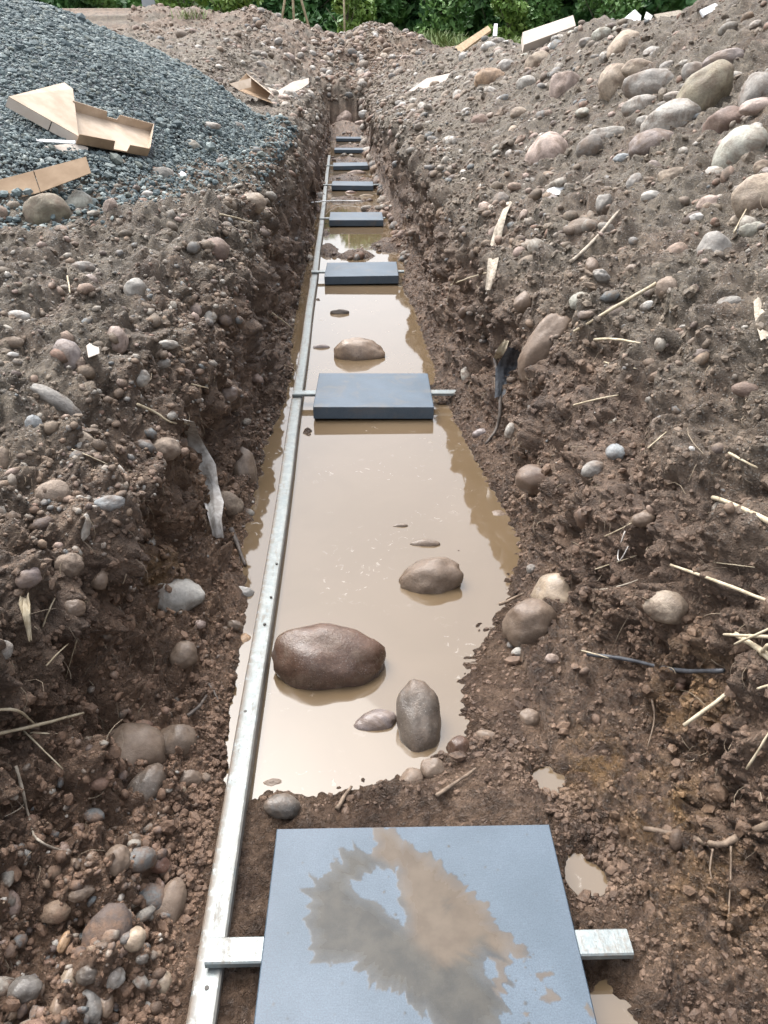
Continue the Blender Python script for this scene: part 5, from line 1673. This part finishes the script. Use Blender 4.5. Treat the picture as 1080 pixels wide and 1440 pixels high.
stem("twig", [(800, 372), (830, 345), (862, 308), (872, 298)], 7, M['bark'], 'grey dead stick propped on a brownish cobble', 'twig', .02)
stem("twig", [(263, 1006), (278, 992), (292, 980)], 7, M['darkwood'], 'short dark twig on the slope beside the rail', 'twig', .01)
stem("twig", [(326, 746), (334, 772), (343, 796)], 9, M['darkwood'], 'dark stick standing in the mud left of the rail', 'twig', .015)
stem("twig", [(295, 962), (301, 973), (306, 984)], 5, M['darkwood'], 'tiny dark twig near the short dark one', 'twig', .008)
stem("twig", [(612, 1118), (640, 1103), (670, 1083)], 8, M['root'], 'muddy twig lying at the near shore of the pool', 'twig', .01)
stem("twig", [(474, 1140), (483, 1126), (494, 1110)], 9, M['root'], 'broken muddy twig at the water before the splashed slab', 'twig', .012)
stem("twig", [(700, 856), (720, 846), (744, 836)], 6, M['root'], 'thin bark curl on the mud covered shore stone', 'twig', .04)
stem("twig", [(572, 980), (575, 1000), (580, 1008)], 2, M['root'], 'hair root on the tall oval stone', 'twig', .05)
stem("root", [(20, 1078), (32, 1110), (38, 1148), (60, 1182), (100, 1197)], 6, M['bark'], 'pale forked root dangling over the left slope', 'root', .015, .5)
stem("root", [(36, 1125), (24, 1142), (12, 1150)], 3, M['bark'], 'side shoot beside the pale forked root', 'root', .012)
stem("root", [(900, 1162), (960, 1170), (1005, 1184), (1040, 1166), (1090, 1150)], 9, M['root'], 'thick bent root crossing the low right bank', 'root', .02, 1.3)
stem("root", [(1000, 1190), (1001, 1225), (1000, 1262)], 4, M['root'], 'thin rootlet hanging from the thick bent root', 'root', .012)
stem("root", [(1024, 1188), (1026, 1235), (1021, 1288)], 4, M['root'], 'longer rootlet hanging from the thick bent root', 'root', .012)
stem("root", [(915, 980), (918, 1010), (912, 1050)], 4, M['root'], 'vertical rootlet below the black cable', 'root', .012)
stem("root", [(880, 745), (872, 775), (868, 790), (884, 765)], 3, M['film'], 'whitish root fibre in the low right bank', 'root', .015)
stem("root", [(845, 828), (870, 826), (895, 816)], 3, M['bark'], 'branching rootlet left of the tan oval stone', 'root', .015)
stem("root", [(697, 505), (704, 560), (700, 600), (682, 628)], 7, M['darkwood'], 'dark root hanging down to the waterline of the right wall', 'root', .02)
stem("root", [(192, 568), (220, 582), (240, 594), (262, 596)], 5, M['straw'], 'white bent root leading to the torn plastic', 'root', .015)
stem("cable", [(824, 918), (880, 930), (950, 938), (1022, 939)], 7, M['cable'], 'black cable end lying across the right bank', 'cable', .025, 1.0)
stem("straw_stalk", [(822, 922), (845, 918), (862, 922)], 4, ST_, 'pale split stem at the end of the black cable', 'straw', .03)
stem("string_line", [(436, 286), (470, 287), (508, 288)], 2.2, M['foam'], 'taut white string across the trench between fourth and fifth slabs', 'string', .06, 1.0)


def strap(name, pts, mat, label, cat, lift=.02, t=.002):
    """a soft strip: list of (px, py, width px); it hangs clear of the bank, creased"""
    L, R_ = [], []
    for j, (x, y, w_) in enumerate(pts):
        p, n = hit(x, y)
        z = depth(p)
        d = (p - CAM_POS).normalized()
        p = p - d * (lift * (1 + .5 * math.sin(j * 1.7)))
        hw = w_ * z / FPX / 2
        ax = (CR + CU * .15 * math.sin(j * 2.1)).normalized()
        row = []
        for u in (-1, -.5, 0, .5, 1):
            u += random.gauss(0, .12)
            row.append(p + Vector((0, 0, random.gauss(0, .004))) - d * random.gauss(0, .004) + ax * hw * u - d * (.010 * math.cos(u * 5 + j * .9) * min(1, hw / .02)))
        L.append(row)
    mb = MB()
    n = len(L)
    pts_ = [q for r in L for q in r]
    back = [q + CF * t for q in pts_]
    k = 5
    m = len(pts_)
    fs = [(i * k + j, i * k + j + 1, (i + 1) * k + j + 1, (i + 1) * k + j) for i in range(n - 1) for j in range(k - 1)]
    fs2 = [tuple(m + v for v in reversed(f)) for f in fs]
    mb.add(pts_ + back, fs + fs2)
    return tag(mb.build(name, mat, smooth_shade=True), label, cat)


strap("plastic_film", [(252, 588, 12), (262, 594, 22), (268, 610, 22), (276, 632, 26), (284, 655, 30), (292, 678, 30), (299, 705, 26), (303, 730, 20), (306, 755, 16)], M['film'],
      'torn dirty white plastic film hanging down the left trench wall', 'plastic film', .02)
strap("plastic_film", [(722, 490, 14), (716, 505, 26), (712, 520, 30), (708, 540, 26), (704, 560, 14)], M['blackfilm'], 'black plastic film stuck in the right trench wall', 'plastic film', .02)
strap("bark_strip", [(716, 284, 8), (708, 302, 10), (701, 322, 12), (697, 345, 14), (693, 368, 16), (690, 390, 12), (686, 408, 8)], M['bark'],
      'long peeled strip of bark hanging down the right bank', 'bark strip', .075, .006)
strap("bark_strip", [(712, 478, 8), (706, 488, 12), (702, 498, 10), (697, 506, 5)], M['straw'], 'short pale leaf sheath beside the black plastic film', 'bark strip', .03, .004)
strap("fibre_tuft", [(34, 838, 12), (35, 850, 16), (37, 866, 12), (39, 884, 8), (42, 902, 4)], M['straw'], 'white fibrous plant tuft hanging at the left under the overhang', 'plant tuft', .015, .003)
strap("plastic_film", [(1068, 420, 12), (1070, 440, 16), (1074, 460, 20), (1078, 478, 14)], M['bark'], 'grey dirty film at the upper right edge of the bank', 'plastic film', .012)


# hair roots and chopped straw too fine to count
def fibres(n):
    i = np.concatenate([pick(n, 3.6, 7.2, .5, 10), pick(int(n * 1.6), 12.3, 17, .4, 10)])
    P, N = G['P'][i], G['N'][i]
    c = len(i)
    L = np.exp(rng.normal(math.log(.035), .5, c)) * (.8 + .12 * P[:, 1])
    r = np.clip(rng.uniform(.0006, .0013, c), P[:, 1] * .00028, None)
    d = np.cross(N, rng.normal(size=(c, 3)))
    d /= np.linalg.norm(d, axis=1, keepdims=True)
    hang = (G['wall'][i] > .4) & (rng.uniform(0, 1, c) < .6)
    d[hang] = d[hang] * .35 + np.array([0, -.15, -1.0])
    d /= np.linalg.norm(d, axis=1, keepdims=True)
    b = np.cross(d, N)
    b /= np.linalg.norm(b, axis=1, keepdims=True) + 1e-9
    rows = []
    bend = rng.normal(0, .25, c)
    for s in (0, .33, .66, 1):
        ctr = P + d * (L * s)[:, None] + N * (.004 + L * .22 * math.sin(s * 3) + .002)[:, None] + b * (bend * L * s * s)[:, None]
        rr = r * (1 - .5 * s)
        rows.append(np.stack([ctr + b * rr[:, None], ctr - b * rr[:, None] * .5 + N * rr[:, None] * .9, ctr - b * rr[:, None] * .5 - N * rr[:, None] * .9], 1))
    V = np.stack(rows, 1).reshape(-1, 3)                          # (c,4,3,3)
    F = []
    for s in range(3):
        for j in range(3):
            F.append([s * 3 + j, s * 3 + (j + 1) % 3, (s + 1) * 3 + (j + 1) % 3, (s + 1) * 3 + j])
    F = (np.array(F)[None] + (np.arange(c) * 12)[:, None, None]).reshape(-1, 4)
    t = NT("fibre")
    col = t.mix(t.attr("rnd"), (.09, .065, .05), (.40, .33, .24))
    tag(link("root_hair_litter", mesh_arrays("root_hair_litter", V, F, {"rnd": np.repeat(rng.uniform(0, 1, c) ** 1.6, 12)}), t.fin(col, .75, .3)),
        'fine root hairs and chopped straw caught all over the earth banks', 'root fibres', kind='stuff')


fibres(1700)


# ---------------------------------------------------------------- trees, stakes, grass and houses beyond the mound
def ground_z(x, y):
    ok, loc, nor, _ = ground.ray_cast(Vector((x, y, 12)), Vector((0, 0, -1)))
    return loc.z if ok else 1.65


def leaf_cloud(blobs, n, size, seed):
    r = np.random.default_rng(seed)
    V = []
    wts = np.array([b[3] * b[4] * b[5] for b in blobs]) ** .67
    wts /= wts.sum()
    which = r.choice(len(blobs), n, p=wts)
    B = np.array(blobs)[which]
    d = r.normal(size=(n, 3))
    d /= np.linalg.norm(d, axis=1, keepdims=True)
    rad = r.uniform(.35, 1.08, n) ** .5
    c = B[:, :3] + d * rad[:, None] * B[:, 3:6]
    c += (perlin(c, 1.7, seed)[:, None]) * d * .5
    a = r.normal(size=(n, 3))
    a /= np.linalg.norm(a, axis=1, keepdims=True)
    b = np.cross(a, r.normal(size=(n, 3)))
    b /= np.linalg.norm(b, axis=1, keepdims=True)
    s = size * r.uniform(.6, 1.4, n)
    q = np.stack([c - a * s[:, None], c + b * s[:, None] * .5, c + a * s[:, None], c - b * s[:, None] * .5], 1)
    return q.reshape(-1, 3), np.arange(n * 4).reshape(n, 4)


def tree(px, Y, height, width, mat, label, n=3600, seed=0, low=.0, name='tree'):
    p = CAM_POS + ray(px, 30) * (Y / ray(px, 30).y)
    x, z0 = p.x, ground_z(p.x, Y)
    root = tag(empty(name, (x, Y, z0)), label, 'tree' if name == 'tree' else 'shrub', 'trees and shrubs beyond the mound')
    r = random.Random(seed)
    mb = MB()
    mb.tube([(0, 0, -.2), (.03, 0, height * .3), (-.04, .05, height * .62), (.0, .0, height * .9)], [.07 * height / 4, .055 * height / 4, .035 * height / 4, .012], 8)
    for k in range(6):
        a = r.uniform(0, 6.28)
        zb = height * r.uniform(.2, .6)
        mb.tube([(0, 0, zb), (math.cos(a) * width * .2, math.sin(a) * width * .2, zb + height * .12), (math.cos(a) * width * .42, math.sin(a) * width * .42, zb + height * .28)],
                [.03 * height / 4, .02 * height / 4, .006], 6)
    mb.build("trunk", M['trunk'], root, smooth_shade=True)
    blobs = []
    for k in range(11):
        f = (k + .5) / 11
        zz = height * (low + (1 - low) * f)
        wr = width / 2 * (.45 + .75 * math.sin(math.pi * (.15 + .75 * f)))
        a = r.uniform(0, 6.28)
        rr = wr * r.uniform(.2, .75)
        s = width * r.uniform(.20, .34)
        blobs.append((math.cos(a) * rr, math.sin(a) * rr, zz, s, s, s * r.uniform(.6, .9)))
    v, f = leaf_cloud(blobs, n, .17 if name == 'tree' else .10, seed)
    v[:, 2] = np.maximum(v[:, 2], .05)
    o = link("crown", mesh_arrays("crown", v, f, None, False), mat, root)
    return root


D_, M_, L_ = M['leaf_dark'], M['leaf_mid'], M['leaf_light']
TREES = [
    (-40, 30, 2.8, 3.2, D_, 'dark tree behind the gravel heap at the far left', 'tree'), (60, 34, 2.8, 3.6, D_, 'dark dense tree behind the crest of the gravel heap', 'tree'),
    (135, 33, 2.8, 2.8, D_, 'dark tree just left of the pale grey pillar', 'tree'),
    (148, 31, 1.9, 1.2, M_, 'low mid green shrub left of the pale grey pillar', 'shrub'),
    (262, 31.5, 2.2, 1.7, L_, 'bright green bush just right of the pale grey pillar', 'shrub'), (325, 31, 2.4, 1.8, L_, 'bright yellowish bush between the pillar and the stakes', 'shrub'),
    (300, 36, 2.8, 4.0, D_, 'dark tree standing behind the two bright bushes', 'tree'), (372, 34, 2.8, 2.8, D_, 'dark tree left of the wooden tripod stakes', 'tree'),
    (438, 36, 2.8, 3.2, D_, 'deep green tree right behind the wooden tripod stakes', 'tree'),
    (488, 31.5, 2.7, 1.7, L_, 'yellow green bush with a thin pole in it, right of the stakes', 'shrub'), (520, 33, 2.8, 2.4, M_, 'mid green tree over the middle of the far mound', 'tree'),
    (575, 35, 2.8, 3.2, D_, 'very dark tree over the right half of the far mound', 'tree'), (628, 32.5, 2.8, 2.2, M_, 'rounded green shrub behind the grass tufts', 'shrub'),
    (690, 34, 2.8, 3.0, D_, 'dark green tree behind the leaning plank', 'tree'), (716, 31.5, 2.2, 1.3, L_, 'light green bush right of the short white stick', 'shrub'),
    (790, 34, 2.8, 3.2, D_, 'dark tree behind the cardboard box on the ridge', 'tree'), (755, 32, 2.8, 1.8, M_, 'mid green shrub left of the ridge cardboard box', 'shrub'),
    (845, 31, 2.8, 2.2, M_, 'green shrub right of the ridge cardboard box', 'shrub'), (910, 34, 2.8, 3.4, D_, 'dark tree behind the torn foam board', 'tree'),
    (1010, 33, 2.8, 3.4, D_, 'dark tree behind the top corner of the right ridge', 'tree'), (1110, 33, 2.8, 3.6, D_, 'dark tree at the far right beyond the ridge', 'tree'),
    (655, 38, 3.9, 3.8, D_, 'tallest dark tree in the second row behind the plank', 'tree'), (225, 41, 3.9, 4.5, M_, 'hazy green tree far behind the pale grey pillar', 'tree'),
    (500, 39, 3.9, 4.2, D_, 'dark tree filling the gap behind the yellow green bush', 'tree'), (30, 42, 3.9, 6.5, D_, 'broad dark tree in the last row behind the gravel heap', 'tree'), (330, 44, 3.9, 7.0, D_, 'broad dark tree in the last row behind the bright bushes', 'tree'),
    (600, 45, 3.9, 7.0, D_, 'broad dark tree in the last row over the far mound', 'tree'), (820, 46, 3.9, 7.5, D_, 'broad dark tree in the last row behind the ridge box', 'tree'),
    (1000, 44, 3.9, 7.0, D_, 'broad dark tree in the last row behind the right ridge', 'tree'), (450, 46, 3.9, 7.0, D_, 'broad dark tree in the last row behind the stakes', 'tree'),
    (860, 39, 3.9, 4.2, D_, 'dark second row tree between the cardboard box and foam board', 'tree'),
]
for k, (px, Y, hh_, ww, mt_, lab, nm) in enumerate(TREES):
    tree(px, Y, hh_, ww, mt_, lab, 7000 if nm == 'tree' else 3600, 900 + k, 0, nm)

# tripod of stakes
p = CAM_POS + ray(413, 30) * (29.6 / ray(413, 30).y)
bz = ground_z(p.x, 29.6)
root = tag(empty("tree_stake_tripod", (p.x, 29.6, bz)), 'wooden tripod stakes propping a young tree behind the far mound', 'tree stakes')
for (dx, dy) in ((-.55, .15), (.60, .05), (.02, -.05)):
    mb = MB()
    mb.tube([(dx, dy, -.1), (dx * .5, dy * .5, .95), (dx * .04, dy * .04, 2.0)], [.040, .038, .036], 8)
    mb.build("stake", M['stake'], root, smooth_shade=True)
p = CAM_POS + ray(484, 30) * (30.6 / ray(484, 30).y)
mb = MB()
mb.tube([(p.x, 30.6, ground_z(p.x, 30.6) - .1), (p.x + .01, 30.6, 3.0), (p.x, 30.6, 4.4)], [.035, .033, .03], 8)
tag(mb.build("stake_pole", M['stake'], smooth_shade=True), 'single thin pole standing in the yellow green bush', 'pole')

# grass tufts on the shoulder of the far mound
def tuft(px, Y, n, hgt, label, wd=.25):
    p = CAM_POS + ray(px, 45) * (Y / ray(px, 45).y)
    z0 = ground_z(p.x, Y)
    V, F = [], []
    r = random.Random(int(px * 7 + Y))
    for k in range(n):
        a = r.uniform(0, 6.28)
        b0 = Vector((p.x + r.gauss(0, wd), Y + r.gauss(0, wd), z0 - .05))
        tip = b0 + Vector((math.cos(a) * hgt * .6, math.sin(a) * hgt * .6, hgt * r.uniform(.6, 1.1)))
        mid_ = b0.lerp(tip, .5) + Vector((0, 0, hgt * .15))
        s = Vector((-math.sin(a), math.cos(a), 0)) * .016
        i0 = len(V)
        V += [b0 - s, b0 + s, mid_ + s * .8, mid_ - s * .8, tip + s * .2, tip - s * .2]
        F += [(i0, i0 + 1, i0 + 2, i0 + 3), (i0 + 3, i0 + 2, i0 + 4, i0 + 5)]
    me = mesh_arrays("grass_tuft", np.array([tuple(v) for v in V]), np.array(F), None, False)
    tag(link("grass_tuft", me, M['grass']), label, 'grass', 'grass tufts by the far mound')


tuft(632, 28.6, 260, .62, 'long pale grass tuft left of the leaning plank')
tuft(652, 27.6, 200, .5, 'shorter grass tuft at the foot of the leaning plank')
tuft(606, 29.8, 200, .6, 'grass tuft on the shoulder of the far mound')
tuft(715, 27.5, 200, .55, 'grass tuft behind the short white stick')
tuft(270, 25.8, 60, .25, 'sparse grass on the mound below the bright bush')

# pale pillar and house glimpsed through the trees
p = CAM_POS + ray(214, 10) * (32 / ray(214, 10).y)
root = tag(empty("gate_pillar", (p.x, 32, 1.6)), 'pale grey rendered pillar between the trees behind the heap', 'pillar')
mb = MB()
mb.box((0, 0, 1.3), (.55, .55, 2.7))
mb.build("shaft", M['render_wall'], root)
mb = MB()
mb.box((0, 0, 2.71), (.7, .7, .12))
mb.build("cap", M['render_wall'], root)


def house(px, Y, w_, h_, lab):
    p = CAM_POS + ray(px, 8) * (Y / ray(px, 8).y)
    root = tag(empty("house", (p.x, Y, 1.6)), lab, 'house')
    mb = MB()
    mb.box((0, 0, h_ / 2), (w_, 5, h_))
    wl_ = mb.build("wall", M['render_wall'], root)
    mb = MB()
    mb.prism([(-w_ / 2 - .4, -2.9, h_), (w_ / 2 + .4, -2.9, h_), (w_ / 2 + .4, 0, h_ + 1.5), (-w_ / 2 - .4, 0, h_ + 1.5)], (0, 0, .15))
    mb.prism([(-w_ / 2 - .4, 2.9, h_), (-w_ / 2 - .4, 0, h_ + 1.5), (w_ / 2 + .4, 0, h_ + 1.5), (w_ / 2 + .4, 2.9, h_)], (0, 0, .15))
    mb.build("roof", M['roof'], root)
    for k in (-1, 1):
        mb = MB()
        mb.box((k * w_ * .25, -2.5, h_ * .62), (1.1, .08, 1.1))
        wd_ = mb.build("window", M['foam'], root)
        mb = MB()
        mb.box((k * w_ * .25, -2.545, h_ * .62), (.95, .02, .95))
        mb.build("pane", M['glass'], wd_)


house(732, 46, 6, 3.4, 'grey house with dark roof glimpsed through the trees beyond the plank')
